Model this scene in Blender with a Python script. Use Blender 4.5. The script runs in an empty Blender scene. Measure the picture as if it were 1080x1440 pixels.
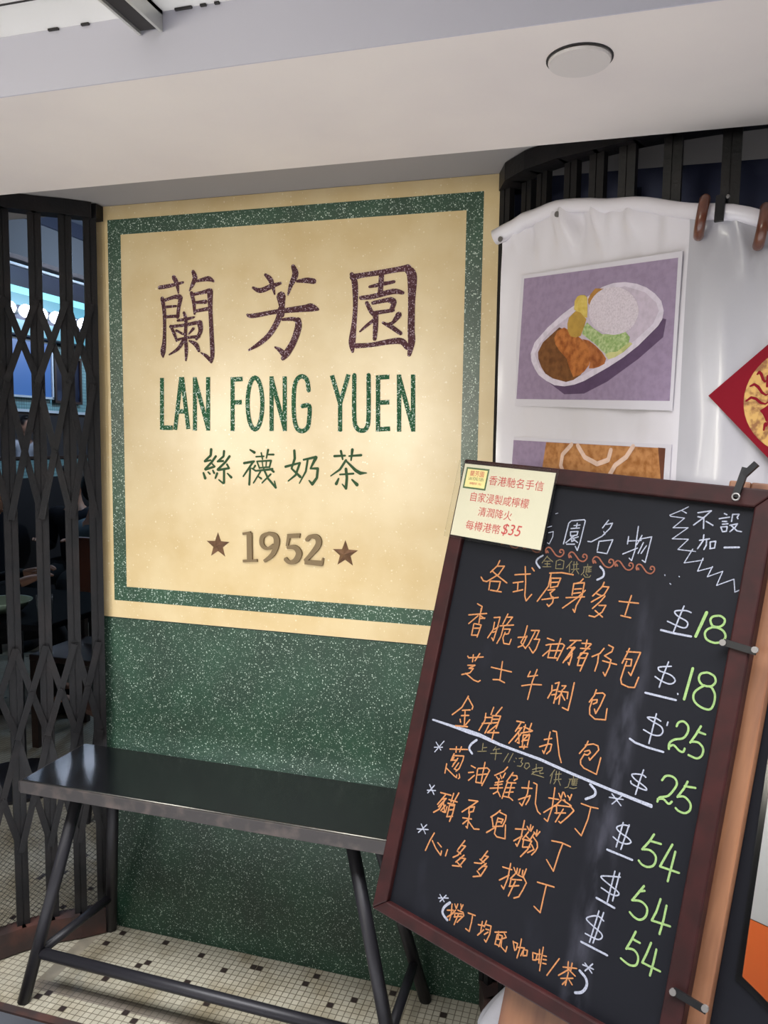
import bpy, bmesh, math, random
from mathutils import Vector, Matrix
scene=bpy.context.scene; C=scene.collection
# ------------------------------------------------------------------ camera
cam=bpy.data.cameras.new('camera'); camo=bpy.data.objects.new('camera',cam); C.objects.link(camo)
cam.sensor_fit='VERTICAL'; cam.sensor_height=36; cam.lens=27.0; cam.clip_start=.02
yaw,pitch,roll=math.radians(-16.29),math.radians(-5.36),math.radians(.8)
fw=Vector((math.sin(yaw)*math.cos(pitch),math.cos(yaw)*math.cos(pitch),math.sin(pitch)))
rt=Vector((math.cos(yaw),-math.sin(yaw),0)); up=rt.cross(fw)
r2=rt*math.cos(roll)+up*math.sin(roll); u2=up*math.cos(roll)-rt*math.sin(roll)
mw=Matrix((r2,u2,-fw)).transposed().to_4x4(); mw.translation=Vector((0,-1.921,1.5)); camo.matrix_world=mw
scene.camera=camo
# ------------------------------------------------------------------ light and exposure
scene.view_settings.view_transform='Standard'; scene.view_settings.look='None'
scene.view_settings.exposure=0.0; scene.view_settings.gamma=1.0; scene.view_settings.use_curve_mapping=False
wd=bpy.data.worlds.new('hall'); scene.world=wd; wd.use_nodes=True
wd.node_tree.nodes['Background'].inputs[0].default_value=(.95,.95,1.0,1); wd.node_tree.nodes['Background'].inputs[1].default_value=.09
def area(name,loc,target,sx,sy,power,col,spread=180):
    l=bpy.data.lights.new(name,'AREA'); l.shape='RECTANGLE'; l.size=sx; l.size_y=sy; l.energy=power; l.color=col; l.spread=math.radians(spread)
    o=bpy.data.objects.new(name,l); C.objects.link(o); o.location=loc
    o.rotation_euler=(Vector(target)-Vector(loc)).to_track_quat('-Z','Y').to_euler(); return o
area('hall_lamp',(-2.75,-3.4,1.6),(-1.0,0,1.45),.22,.75,3.3,(1,.96,.83),48)
area('hall_lamp',(-1.45,-3.4,1.6),(-.55,0,1.45),.22,.75,3.3,(1,.96,.83),48)
area('added_ceiling_light',(-.2,-1.2,2.165),(-.2,-1.2,0),4.2,.6,104,(.98,.985,1),115)  # unseen light added overhead; its floor bounce brightens the beam underside
def point(name,loc,power,col,r=.1):
    l=bpy.data.lights.new(name,'POINT'); l.energy=power; l.color=col; l.shadow_soft_size=r
    o=bpy.data.objects.new(name,l); C.objects.link(o); o.location=loc; return o
point('interior_fill',(-1.6,5.4,2.8),80,(.8,.88,1))  # added fill that lights the people reflected in the mirror strip
point('interior_fill',(-3.1,3.1,2.6),42,(.45,.7,1))  # added blue fill to bring up the people and wall tiles
BOARD_WRITING = {
"heading": {
"w": "-3164,-689,23 -3188,-1091,23;-3164,-689,23 -3122,-637,23 -2876,-581,22 -2848,-599,22 -2868,-1018,22 -2891,-1168,22 -2946,-1098,22;-3049,-718,23 -2936,-691,23;-2996,-665,23 -2996,-744,23;-3096,-781,23 -2936,-747,23;-3095,-845,23 -3079,-920,23 -2955,-885,23 -2950,-817,23 -3095,-845,23;-3009,-909,23 -3146,-1061,23;-3059,-935,23 -3034,-1021,23 -2992,-992,23;-2925,-914,22 -3022,-963,23 -2915,-1021,22;-3124,-1085,23 -2966,-1060,23;-2412,-528,22 -2495,-684,22;-2430,-608,22 -2325,-571,22 -2351,-663,22 -2475,-836,22 -2656,-967,22 -2721,-968,22;-2459,-745,22 -2427,-795,22;-2511,-940,22 -2512,-1106,22;-2512,-936,22 -2261,-869,22 -2320,-1134,22 -2506,-1134,22;-1986,-769,22 -1982,-902,22;-1982,-848,22 -1753,-802,21;-1847,-563,21 -1825,-984,21 -1852,-1181,21 -1902,-1147,21;-2032,-1093,22 -1790,-946,21;-1753,-712,21 -1812,-886,21;-1782,-785,21 -1580,-711,21 -1608,-1172,21 -1666,-1145,21;-1705,-833,21 -1761,-1038,21;-1642,-880,21 -1709,-1029,21;-3579,-828,16 -3498,-793,16;-3532,-925,16 -3441,-889,16 -3431,-991,16 -3474,-1136,16 -3515,-1119,16;-3464,-546,16 -3423,-529,16"
},
"scroll_ornament": {
"r": "-4436,-1286,28 -4443,-1279,28 -4453,-1267,28 -4463,-1257,28 -4471,-1253,28 -4474,-1261,28 -4476,-1277,28 -4477,-1292,28 -4480,-1298,28 -4486,-1291,28 -4496,-1276,28 -4503,-1258,28 -4506,-1242,28 -4502,-1227,28 -4494,-1210,28 -4483,-1196,28 -4470,-1186,28 -4456,-1182,28 -4440,-1181,28 -4422,-1184,28 -4404,-1190,28 -4386,-1201,28 -4367,-1217,28 -4348,-1234,28 -4329,-1250,28 -4309,-1267,28 -4289,-1285,28 -4269,-1302,28 -4247,-1314,28 -4224,-1322,28 -4198,-1326,28 -4174,-1327,28 -4152,-1322,28 -4134,-1311,28 -4117,-1294,28 -4104,-1275,28 -4096,-1257,28 -4095,-1239,28 -4098,-1222,28 -4106,-1205,28 -4115,-1193,28 -4129,-1186,28 -4146,-1182,28 -4163,-1181,28 -4176,-1184,28 -4184,-1193,28 -4189,-1208,28 -4192,-1223,28 -4191,-1234,28 -4185,-1239,28 -4175,-1241,28 -4164,-1242,28 -4157,-1243,28;-3944,-1294,28 -3950,-1286,28 -3960,-1275,28 -3970,-1265,28 -3977,-1261,28 -3981,-1269,28 -3982,-1285,28 -3983,-1299,28 -3986,-1305,28 -3992,-1298,28 -4001,-1284,28 -4008,-1266,28 -4011,-1250,28 -4007,-1235,28 -3999,-1219,28 -3988,-1205,28 -3976,-1195,28 -3963,-1191,28 -3947,-1190,28 -3930,-1193,28 -3913,-1200,28 -3896,-1210,28 -3878,-1225,28 -3859,-1242,27 -3840,-1258,27 -3822,-1275,27 -3803,-1293,27 -3783,-1309,27 -3763,-1321,27 -3740,-1328,27 -3716,-1333,27 -3692,-1333,27 -3671,-1329,27 -3654,-1318,27 -3637,-1301,27 -3625,-1282,27 -3617,-1265,27 -3616,-1248,27 -3619,-1230,27 -3627,-1214,27 -3636,-1203,27 -3648,-1195,27 -3665,-1191,27 -3681,-1190,27 -3694,-1193,27 -3701,-1202,27 -3707,-1216,27 -3709,-1231,27 -3708,-1242,27 -3703,-1247,27 -3693,-1249,27 -3683,-1250,27 -3676,-1251,27;-3459,-1301,27 -3465,-1294,27 -3474,-1283,27 -3483,-1273,27 -3490,-1269,27 -3494,-1277,27 -3495,-1292,27 -3496,-1307,27 -3499,-1312,27 -3505,-1306,27 -3513,-1291,27 -3520,-1274,27 -3523,-1259,27 -3519,-1244,27 -3511,-1228,27 -3501,-1214,27 -3489,-1205,27 -3476,-1200,27 -3461,-1200,27 -3445,-1203,27 -3429,-1209,27 -3412,-1219,27 -3395,-1234,27 -3377,-1251,27 -3359,-1266,27 -3341,-1283,27 -3323,-1300,27 -3304,-1316,27 -3285,-1327,27 -3263,-1335,27 -3239,-1339,27 -3217,-1340,27 -3197,-1336,27 -3180,-1325,27 -3165,-1308,27 -3152,-1290,27 -3145,-1272,27 -3144,-1256,27 -3147,-1239,27 -3154,-1223,27 -3163,-1212,27 -3175,-1204,27 -3191,-1200,27 -3206,-1200,27 -3218,-1203,27 -3226,-1211,27 -3231,-1225,27 -3233,-1240,27 -3232,-1250,27 -3227,-1255,27 -3218,-1258,27 -3208,-1258,27 -3201,-1259,27;-2980,-1313,26 -2986,-1305,26 -2995,-1295,26 -3004,-1285,26 -3010,-1282,27 -3014,-1289,27 -3015,-1304,27 -3016,-1318,27 -3018,-1324,27 -3024,-1317,27 -3032,-1303,27 -3039,-1286,27 -3041,-1271,27 -3038,-1257,27 -3030,-1241,27 -3020,-1228,27 -3009,-1218,27 -2997,-1214,26 -2982,-1214,26 -2967,-1216,26 -2951,-1222,26 -2935,-1233,26 -2919,-1247,26 -2902,-1263,26 -2885,-1279,26 -2867,-1295,26 -2850,-1312,26 -2832,-1327,26 -2813,-1338,26 -2792,-1346,26 -2770,-1350,26 -2748,-1350,26 -2729,-1346,26 -2713,-1336,26 -2698,-1320,26 -2686,-1301,26 -2679,-1284,26 -2677,-1268,26 -2681,-1251,26 -2687,-1236,26 -2696,-1225,26 -2707,-1218,26 -2723,-1214,26 -2738,-1213,26 -2749,-1216,26 -2756,-1225,26 -2761,-1238,26 -2763,-1253,26 -2763,-1263,26 -2758,-1268,26 -2749,-1270,26 -2739,-1271,26 -2733,-1271,26;-2493,-1333,26 -2499,-1325,26 -2509,-1312,26 -2519,-1302,26 -2526,-1298,26 -2530,-1306,26 -2531,-1323,26 -2532,-1339,26 -2535,-1345,26 -2542,-1338,26 -2550,-1322,26 -2558,-1303,26 -2560,-1286,26 -2556,-1270,26 -2548,-1252,26 -2537,-1237,26 -2525,-1227,26 -2511,-1222,26 -2495,-1221,26 -2478,-1224,26 -2461,-1231,26 -2443,-1243,26 -2425,-1259,26 -2407,-1277,26 -2388,-1295,26 -2369,-1312,26 -2350,-1331,26 -2330,-1349,26 -2309,-1361,26 -2286,-1370,26 -2262,-1374,26 -2238,-1375,26 -2217,-1370,26 -2199,-1358,26 -2182,-1340,26 -2169,-1320,26 -2162,-1301,26 -2160,-1283,26 -2164,-1264,26 -2171,-1247,26 -2180,-1234,26 -2193,-1226,26 -2209,-1221,26 -2226,-1221,26 -2239,-1224,26 -2247,-1234,26 -2252,-1249,26 -2254,-1265,26 -2254,-1277,26 -2248,-1282,26 -2238,-1285,26 -2228,-1285,26 -2221,-1286,26;-2082,-1320,25 -2088,-1313,25 -2096,-1303,25 -2104,-1293,25 -2110,-1290,25 -2113,-1298,25 -2114,-1312,25 -2115,-1325,25 -2118,-1330,25 -2123,-1324,25 -2130,-1311,25 -2137,-1295,25 -2139,-1280,25 -2135,-1266,25 -2128,-1251,25 -2119,-1238,25 -2109,-1229,25 -2097,-1225,25 -2084,-1225,25 -2070,-1227,25 -2055,-1233,25 -2040,-1243,25 -2025,-1257,25 -2010,-1272,25 -1994,-1287,25 -1978,-1303,25 -1962,-1319,25 -1945,-1334,25 -1928,-1345,25 -1909,-1352,25 -1888,-1356,25 -1868,-1356,25 -1851,-1352,25 -1835,-1342,25 -1822,-1326,25 -1811,-1309,25 -1804,-1293,25 -1803,-1277,25 -1806,-1261,25 -1812,-1246,25 -1819,-1236,25 -1830,-1229,25 -1844,-1225,25 -1858,-1224,25 -1869,-1227,25 -1875,-1235,25 -1880,-1248,25 -1882,-1262,25 -1881,-1272,25 -1877,-1277,25 -1868,-1279,25 -1860,-1280,25 -1854,-1280,25;-1693,-1316,25 -1698,-1309,25 -1706,-1298,25 -1714,-1290,25 -1720,-1286,25 -1722,-1293,25 -1724,-1307,25 -1725,-1321,25 -1727,-1326,25 -1732,-1320,25 -1739,-1307,25 -1745,-1291,25 -1747,-1276,25 -1744,-1263,25 -1737,-1248,25 -1728,-1235,25 -1718,-1227,25 -1707,-1223,25 -1694,-1222,25 -1680,-1225,25 -1666,-1230,25 -1652,-1240,25 -1638,-1254,25 -1623,-1269,25 -1607,-1284,25 -1592,-1299,25 -1577,-1314,25 -1561,-1329,25 -1544,-1340,25 -1525,-1347,25 -1506,-1351,25 -1486,-1351,25 -1469,-1347,25 -1455,-1337,25 -1441,-1322,25 -1431,-1305,25 -1424,-1289,25 -1423,-1274,25 -1426,-1258,25 -1432,-1243,25 -1439,-1233,25 -1449,-1226,25 -1463,-1222,25 -1476,-1222,25 -1486,-1224,25 -1493,-1232,25 -1497,-1245,25 -1499,-1259,25 -1499,-1269,25 -1494,-1273,25 -1486,-1275,25 -1478,-1276,25 -1472,-1276,25"
},
"hours_note": {
"y": "-3462,-1368,16 -3542,-1515,16;-3458,-1386,16 -3331,-1456,16;-3501,-1474,16 -3381,-1453,16;-3441,-1463,16 -3424,-1564,16;-3483,-1523,16 -3377,-1505,16;-3515,-1584,16 -3347,-1555,16;-3262,-1433,16 -3246,-1567,16;-3262,-1433,16 -3197,-1392,16 -3109,-1407,16 -3098,-1552,16 -3244,-1573,16;-3213,-1493,16 -3167,-1478,16;-2958,-1381,16 -3037,-1518,16;-2984,-1453,16 -2961,-1595,16;-2922,-1442,16 -2821,-1413,16;-2910,-1384,16 -2887,-1526,16;-2857,-1375,16 -2835,-1516,16;-2933,-1534,16 -2792,-1498,16;-2878,-1535,16 -2911,-1608,16;-2833,-1527,16 -2773,-1588,16;-2640,-1382,16 -2631,-1425,16;-2708,-1449,16 -2553,-1411,16;-2692,-1447,16 -2688,-1546,16 -2724,-1597,16;-2649,-1450,16 -2643,-1538,16;-2625,-1457,16 -2560,-1434,16;-2600,-1441,16 -2587,-1528,16;-2629,-1491,16 -2552,-1473,16;-2623,-1523,16 -2546,-1505,16;-2679,-1588,16 -2637,-1625,16 -2558,-1611,16 -2543,-1575,16;-2639,-1559,16 -2598,-1585,16",
"w": "-3558,-1373,35 -3576,-1388,35 -3603,-1409,35 -3630,-1433,35 -3649,-1455,35 -3660,-1475,35 -3666,-1494,35 -3667,-1513,35 -3660,-1532,35 -3642,-1555,35 -3615,-1579,35 -3587,-1601,35 -3569,-1617,35;-2398,-1384,36 -2382,-1397,36 -2358,-1414,36 -2333,-1435,36 -2316,-1457,36 -2306,-1480,36 -2300,-1505,36 -2301,-1530,36 -2308,-1553,36 -2327,-1576,36 -2356,-1598,36 -2385,-1617,36 -2405,-1631,36"
},
"zigzag_mark": {
"w": "-1057,-107,17 -1152,-175,17 -1341,-290,17 -1324,-309,17 -1087,-309,17 -1247,-501,17 -999,-465,17 -1225,-693,17 -957,-659,17 -1100,-860,17 -805,-847,17;-857,-814,17 -955,-1070,17 -660,-971,17;-665,-939,17 -714,-1170,17 -490,-1063,17;-493,-1050,17 -543,-1233,17 -321,-1100,16 -377,-1349,16 -131,-1197,16 -81,-1403,16 -8,-1350,16;-1164,-183,17 -1070,-220,17;-1236,-1326,17 -1230,-1338,17;-997,-1310,17 -989,-1315,17;-1124,-1457,17 -1108,-1468,17"
},
"charge_note": {
"w": "-884,-188,23 -675,-127,23 -775,-256,23 -917,-406,23;-872,-255,23 -773,-263,23;-775,-256,23 -748,-443,23;-725,-317,23 -607,-369,23;-462,-146,22 -422,-161,22;-527,-243,23 -372,-195,22;-470,-282,22 -403,-273,22;-462,-328,22 -378,-309,22;-477,-384,22 -440,-452,22 -380,-437,22 -382,-357,22 -478,-377,22;-332,-143,22 -330,-263,22;-332,-143,22 -235,-130,22 -256,-186,22 -241,-204,22;-343,-331,22 -233,-289,22 -254,-345,22 -325,-435,22;-332,-323,22 -218,-407,22 -151,-410,22;-775,-651,23 -623,-601,23;-722,-548,23 -717,-649,23 -782,-795,23;-666,-614,23 -654,-714,23 -679,-792,23;-601,-652,23 -582,-763,23;-601,-652,23 -517,-625,22 -516,-739,22 -588,-764,23;-364,-708,31 -143,-670,30"
},
"menu_line1": {
"o": "-4449,-1625,28 -4479,-1734,28 -4602,-1886,28;-4477,-1742,28 -4323,-1715,28 -4412,-1895,28 -4645,-2084,28 -4726,-2082,28 -4791,-2019,28;-4570,-1854,28 -4435,-1924,28 -4198,-2026,28;-4571,-2062,28 -4561,-2233,28;-4561,-2060,28 -4343,-2028,28 -4350,-2166,28 -4383,-2233,28;-4521,-2234,28 -4279,-2221,28;-4059,-1839,28 -3738,-1764,27;-3876,-1645,27 -3798,-1951,27 -3763,-2195,27 -3715,-2285,27 -3627,-2143,27;-3727,-1645,27 -3671,-1693,27;-4060,-2000,28 -3858,-1937,27;-3960,-1981,28 -3935,-2137,27;-4022,-2170,28 -3832,-2091,27;-3348,-1677,27 -3111,-1626,27 -2878,-1624,26;-3314,-1670,27 -3321,-1926,27 -3485,-2247,27;-3303,-1759,27 -3275,-1934,27;-3302,-1767,27 -3106,-1731,27 -3142,-1892,27 -3273,-1942,27;-3285,-1846,27 -3142,-1811,27;-3314,-1999,27 -3181,-1957,27 -3259,-2046,27;-3261,-2038,27 -3220,-2103,27 -3175,-2110,27 -3171,-2208,27 -3233,-2293,27 -3275,-2261,27;-3397,-2196,27 -3082,-2092,27;-2671,-1663,26 -2715,-1735,26 -2831,-1789,26;-2831,-1789,26 -2822,-1997,26;-2833,-1782,26 -2632,-1728,26 -2631,-1975,26 -2702,-2164,26 -2709,-2293,26 -2752,-2247,26;-2795,-1879,26 -2667,-1846,26;-2796,-1959,26 -2668,-1918,26;-2928,-2066,26 -2580,-1980,26;-2588,-1863,26 -2693,-2003,26 -2955,-2265,26;-2268,-1651,26 -2284,-1733,26 -2431,-1935,26;-2292,-1734,26 -2166,-1718,25 -2224,-1870,26 -2434,-2046,26;-2360,-1881,26 -2258,-1900,26;-2204,-1889,26 -2263,-1995,26 -2387,-2154,26;-2279,-2077,26 -2155,-2051,25 -2201,-2185,25 -2317,-2296,26 -2424,-2295,26;-2332,-2182,26 -2176,-2266,25;-1932,-1931,25 -1589,-1896,25;-1736,-1789,25 -1754,-1922,25 -1781,-2142,25;-1853,-2170,25 -1674,-2172,25"
},
"menu_line2": {
"o": "-4750,-2555,27 -4634,-2587,27 -4634,-2680,27;-4897,-2811,27 -4501,-2698,27;-4646,-2627,27 -4631,-2921,27;-4685,-2784,27 -4857,-2980,27;-4658,-2759,27 -4529,-2806,27;-4621,-2826,27 -4521,-2795,27;-4740,-2964,27 -4741,-3187,27;-4732,-2952,27 -4571,-2945,27 -4609,-3194,27;-4721,-3043,27 -4598,-3015,27;-4741,-3187,27 -4607,-3157,27;-4321,-2742,26 -4193,-2705,26 -4207,-2918,26 -4240,-3181,26 -4282,-3136,26;-4291,-2827,26 -4288,-2973,26 -4372,-3157,26;-4260,-2958,26 -4191,-2896,26;-4286,-3027,26 -4213,-2983,26;-4040,-2609,26 -4104,-2822,26;-4036,-2671,26 -3929,-2648,26 -4022,-2822,26;-4156,-2870,26 -3876,-2790,26;-4077,-2853,26 -4092,-3056,26 -4149,-3214,26;-4053,-2911,26 -3927,-2882,26 -3946,-2977,26 -4002,-2999,26;-4020,-2967,26 -4045,-3081,26 -4002,-3179,26 -3882,-3169,26 -3865,-3066,26;-3587,-2743,26 -3602,-2942,26 -3651,-3078,26;-3729,-2998,26 -3551,-2948,26;-3555,-2931,26 -3602,-3120,26 -3689,-3176,26;-3651,-3078,26 -3532,-3165,26;-3484,-2808,26 -3326,-2773,25 -3367,-2940,25;-3404,-2817,25 -3484,-3074,26 -3534,-3156,26;-3393,-2955,25 -3282,-2929,25 -3317,-3122,25 -3365,-3212,25 -3463,-3122,25;-3135,-2875,26 -3000,-2887,26;-3136,-3005,26 -3049,-2967,26;-3158,-3211,26 -3038,-3060,26;-3040,-2965,26 -3051,-3219,26;-3040,-2965,26 -2819,-2904,26 -2777,-2928,26 -2863,-3224,26;-2874,-2822,26 -2925,-3196,26;-3033,-3085,26 -2829,-3035,26;-3051,-3219,26 -2880,-3185,26;-2691,-2814,26 -2484,-2765,26;-2577,-2795,26 -2713,-2973,26;-2664,-2944,26 -2571,-2913,26 -2663,-3080,26;-2590,-2909,26 -2740,-3235,26;-2624,-2960,26 -2599,-3081,26 -2618,-3247,26 -2644,-3211,26;-2600,-3030,26 -2698,-3174,26;-2457,-2809,26 -2295,-2779,26;-2375,-2731,26 -2376,-2857,26;-2464,-2904,26 -2293,-2871,26;-2284,-2785,26 -2481,-3085,26;-2446,-2992,26 -2462,-3216,26;-2439,-2982,26 -2311,-2959,26 -2354,-3137,26 -2391,-3298,26;-2455,-3079,26 -2328,-3047,26;-2462,-3216,26 -2369,-3192,26;-2037,-2801,25 -2094,-2906,25 -2224,-2996,25;-2115,-2928,25 -2103,-3074,25 -2124,-3229,25;-1967,-2726,25 -1877,-2746,25 -1888,-2822,25 -2004,-2925,25;-2004,-2925,25 -1876,-2967,25 -1883,-3100,25 -1926,-3268,25 -1971,-3214,25;-2019,-3020,25 -1764,-3021,25;-1594,-2694,25 -1622,-2806,25 -1672,-2973,25;-1631,-2760,25 -1393,-2717,24 -1445,-2956,25 -1482,-3142,25 -1532,-3099,25;-1639,-2891,25 -1519,-2870,25 -1514,-2981,25 -1600,-3003,25;-1599,-2922,25 -1621,-3065,25 -1643,-3249,25 -1612,-3322,25 -1484,-3344,25 -1382,-3324,24 -1345,-3138,24"
},
"menu_line3": {
"o": "-4729,-3607,27 -4703,-3635,27 -4385,-3539,26;-4611,-3552,27 -4599,-3687,27;-4475,-3493,27 -4547,-3656,27;-4688,-3781,27 -4527,-3740,27 -4645,-3832,27;-4616,-3828,27 -4550,-3811,27 -4606,-3911,27 -4780,-3991,27;-4699,-3944,27 -4489,-4025,27 -4388,-4032,26 -4347,-3995,26;-3343,-3556,25 -3374,-3662,25;-3374,-3662,25 -3184,-3587,25;-3215,-3486,25 -3262,-3721,25 -3285,-4066,25;-3458,-3858,25 -3259,-3777,25 -3072,-3734,25;-4165,-3686,26 -3723,-3663,26;-3953,-3523,26 -3929,-3875,26;-4076,-3903,26 -3958,-3875,26 -3821,-3896,26;-2863,-3689,26 -2848,-3795,26 -2898,-3934,26;-2810,-3639,26 -2739,-3598,26 -2752,-3725,26 -2766,-3991,26;-2843,-3779,26 -2743,-3730,26;-2834,-3857,26 -2747,-3818,26;-2674,-3645,26 -2600,-3625,26 -2633,-3692,26;-2720,-3760,26 -2540,-3725,26 -2532,-3838,26;-2652,-3712,26 -2673,-3834,26 -2666,-3977,26;-2652,-3785,26 -2743,-3912,26;-2649,-3798,26 -2570,-3877,26;-2457,-3529,26 -2460,-3774,26 -2474,-4037,26 -2587,-4019,26;-2032,-3541,25 -2048,-3645,25 -2116,-3784,25;-2047,-3609,25 -1909,-3564,25 -1861,-3585,25 -1908,-3788,25 -1964,-3944,25 -2000,-3877,25;-2081,-3739,25 -1984,-3704,25 -1981,-3753,25 -2039,-3797,25;-2071,-3750,25 -2088,-3882,25 -2067,-3988,25 -1959,-4041,25 -1771,-3998,25 -1780,-3807,25"
},
"menu_line4": {
"o": "-4535,-4358,28 -4628,-4605,28 -4810,-4805,28;-4527,-4393,28 -4390,-4518,28 -4397,-4574,28;-4604,-4657,28 -4434,-4600,28;-4601,-4762,28 -4440,-4710,28;-4538,-4661,28 -4495,-4931,28;-4615,-4839,28 -4592,-4887,28;-4401,-4784,28 -4469,-4904,28;-4688,-4989,28 -4420,-4926,28;-4083,-4564,27 -4073,-4695,27 -4157,-4917,27;-3944,-4407,27 -3970,-4557,27;-4085,-4645,27 -3949,-4604,27;-4118,-4771,27 -3955,-4713,27 -4018,-4928,27;-3771,-4357,27 -3865,-4526,27;-3928,-4563,27 -3932,-4724,27;-3938,-4565,27 -3764,-4523,27 -3807,-4775,27;-3913,-4629,27 -3769,-4586,27;-3907,-4698,27 -3794,-4656,27;-3803,-4703,27 -3972,-4905,27;-3962,-4902,27 -3733,-4831,27;-3838,-4819,27 -3847,-4999,27;-3416,-4515,27 -3264,-4496,26;-3326,-4523,27 -3403,-4703,27;-3377,-4643,27 -3289,-4599,26 -3414,-4828,27;-3315,-4658,27 -3485,-4951,27;-3331,-4715,27 -3282,-4890,26 -3322,-4886,26;-3282,-4718,26 -3363,-4881,27;-3256,-4571,26 -3069,-4591,26;-3115,-4468,26 -3134,-4603,26;-3227,-4528,26 -3238,-4652,26;-3286,-4701,26 -3076,-4602,26;-3119,-4667,26 -3235,-4841,26;-3230,-4736,26 -3208,-4918,26;-3233,-4720,26 -3107,-4680,26 -3113,-4871,26;-3221,-4819,26 -3123,-4780,26;-3259,-4952,26 -3106,-4902,26;-3167,-4888,26 -3170,-4958,26;-2810,-4672,25 -2673,-4608,24;-2726,-4509,25 -2728,-4719,25 -2766,-4911,25 -2799,-4872,25;-2873,-4823,25 -2704,-4718,25;-2704,-4718,25 -2651,-4709,24 -2658,-4826,24 -2713,-4901,24;-2678,-4472,25 -2609,-4465,24 -2531,-4685,24 -2472,-4851,24 -2410,-4959,24;-2002,-4446,24 -2021,-4536,24 -2114,-4699,24;-2038,-4527,24 -1903,-4463,24 -1814,-4469,24 -1787,-4530,24 -1839,-4630,24 -1910,-4751,24 -1932,-4716,24;-2030,-4637,24 -1951,-4590,24 -1922,-4622,24 -1962,-4677,24 -2012,-4687,24;-2022,-4676,24 -2070,-4804,24 -2056,-4869,24 -1987,-4915,24 -1746,-4944,23 -1726,-4648,23"
},
"rule_line": {
"w": "-5228,-5030,36 -4660,-5015,56 -4361,-5008,83 -4117,-5001,75 -3665,-5036,54 -3252,-5038,48 -2811,-5037,52 -2239,-5077,50 -1569,-5106,49 -747,-5134,47"
},
"serving_note": {
"w": "-4164,-5108,44 -4184,-5128,44 -4213,-5158,44 -4243,-5191,44 -4264,-5220,44 -4277,-5246,44 -4285,-5272,44 -4288,-5295,44 -4284,-5317,44 -4269,-5336,44 -4245,-5355,44 -4221,-5370,44 -4205,-5381,44;-1819,-5145,42 -1797,-5157,42 -1766,-5174,42 -1734,-5194,42 -1712,-5214,42 -1702,-5235,42 -1699,-5256,42 -1702,-5279,42 -1715,-5303,42 -1742,-5330,42 -1782,-5361,42 -1821,-5389,42 -1848,-5409,42;-1418,-5167,21 -1233,-5300,20;-1454,-5237,21 -1215,-5189,20;-1246,-5134,20 -1386,-5327,21",
"y": "-4014,-5123,16 -4002,-5261,16;-4004,-5209,16 -3920,-5173,16;-4096,-5306,16 -3914,-5242,16;-3733,-5095,16 -3773,-5187,16;-3777,-5171,16 -3648,-5112,16;-3818,-5255,16 -3592,-5181,16;-3714,-5133,16 -3697,-5338,16;-3453,-5136,16 -3521,-5314,16;-3361,-5106,16 -3418,-5289,16;-3288,-5168,16 -3273,-5177,16;-3312,-5236,16 -3297,-5243,16;-3223,-5155,16 -3153,-5123,16 -3173,-5207,16 -3131,-5219,16 -3156,-5279,16 -3230,-5295,16;-3078,-5201,16 -3090,-5273,16 -3039,-5290,16 -2987,-5222,16 -3017,-5172,16 -3079,-5193,16;-2923,-5260,16 -2803,-5184,16;-2868,-5141,16 -2846,-5278,16;-2914,-5301,16 -2797,-5247,16;-2869,-5285,16 -2920,-5346,16;-2907,-5335,16 -2796,-5325,16 -2677,-5320,15;-2801,-5190,16 -2736,-5161,15 -2740,-5213,15 -2783,-5235,16;-2776,-5232,15 -2766,-5279,15 -2700,-5250,15;-2501,-5117,15 -2565,-5253,15;-2530,-5199,15 -2538,-5379,15;-2476,-5194,15 -2369,-5151,15;-2466,-5134,15 -2452,-5271,15;-2414,-5123,15 -2402,-5254,15;-2478,-5294,15 -2351,-5236,15;-2446,-5298,15 -2471,-5363,15;-2397,-5273,15 -2343,-5346,15;-2142,-5108,15 -2135,-5140,15;-2209,-5187,15 -2054,-5133,15;-2186,-5186,15 -2202,-5325,15 -2256,-5358,15;-2149,-5180,15 -2140,-5261,15;-2114,-5168,15 -2105,-5249,15;-2152,-5202,15 -2054,-5168,15;-2138,-5232,15 -2054,-5203,15;-2132,-5265,15 -2055,-5238,15;-2171,-5328,15 -2098,-5316,15 -2045,-5283,15"
},
"menu_line5": {
"w": "-5047,-5429,20 -4906,-5541,20;-4873,-5355,20 -5033,-5619,20;-5065,-5537,20 -4877,-5476,20",
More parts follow.
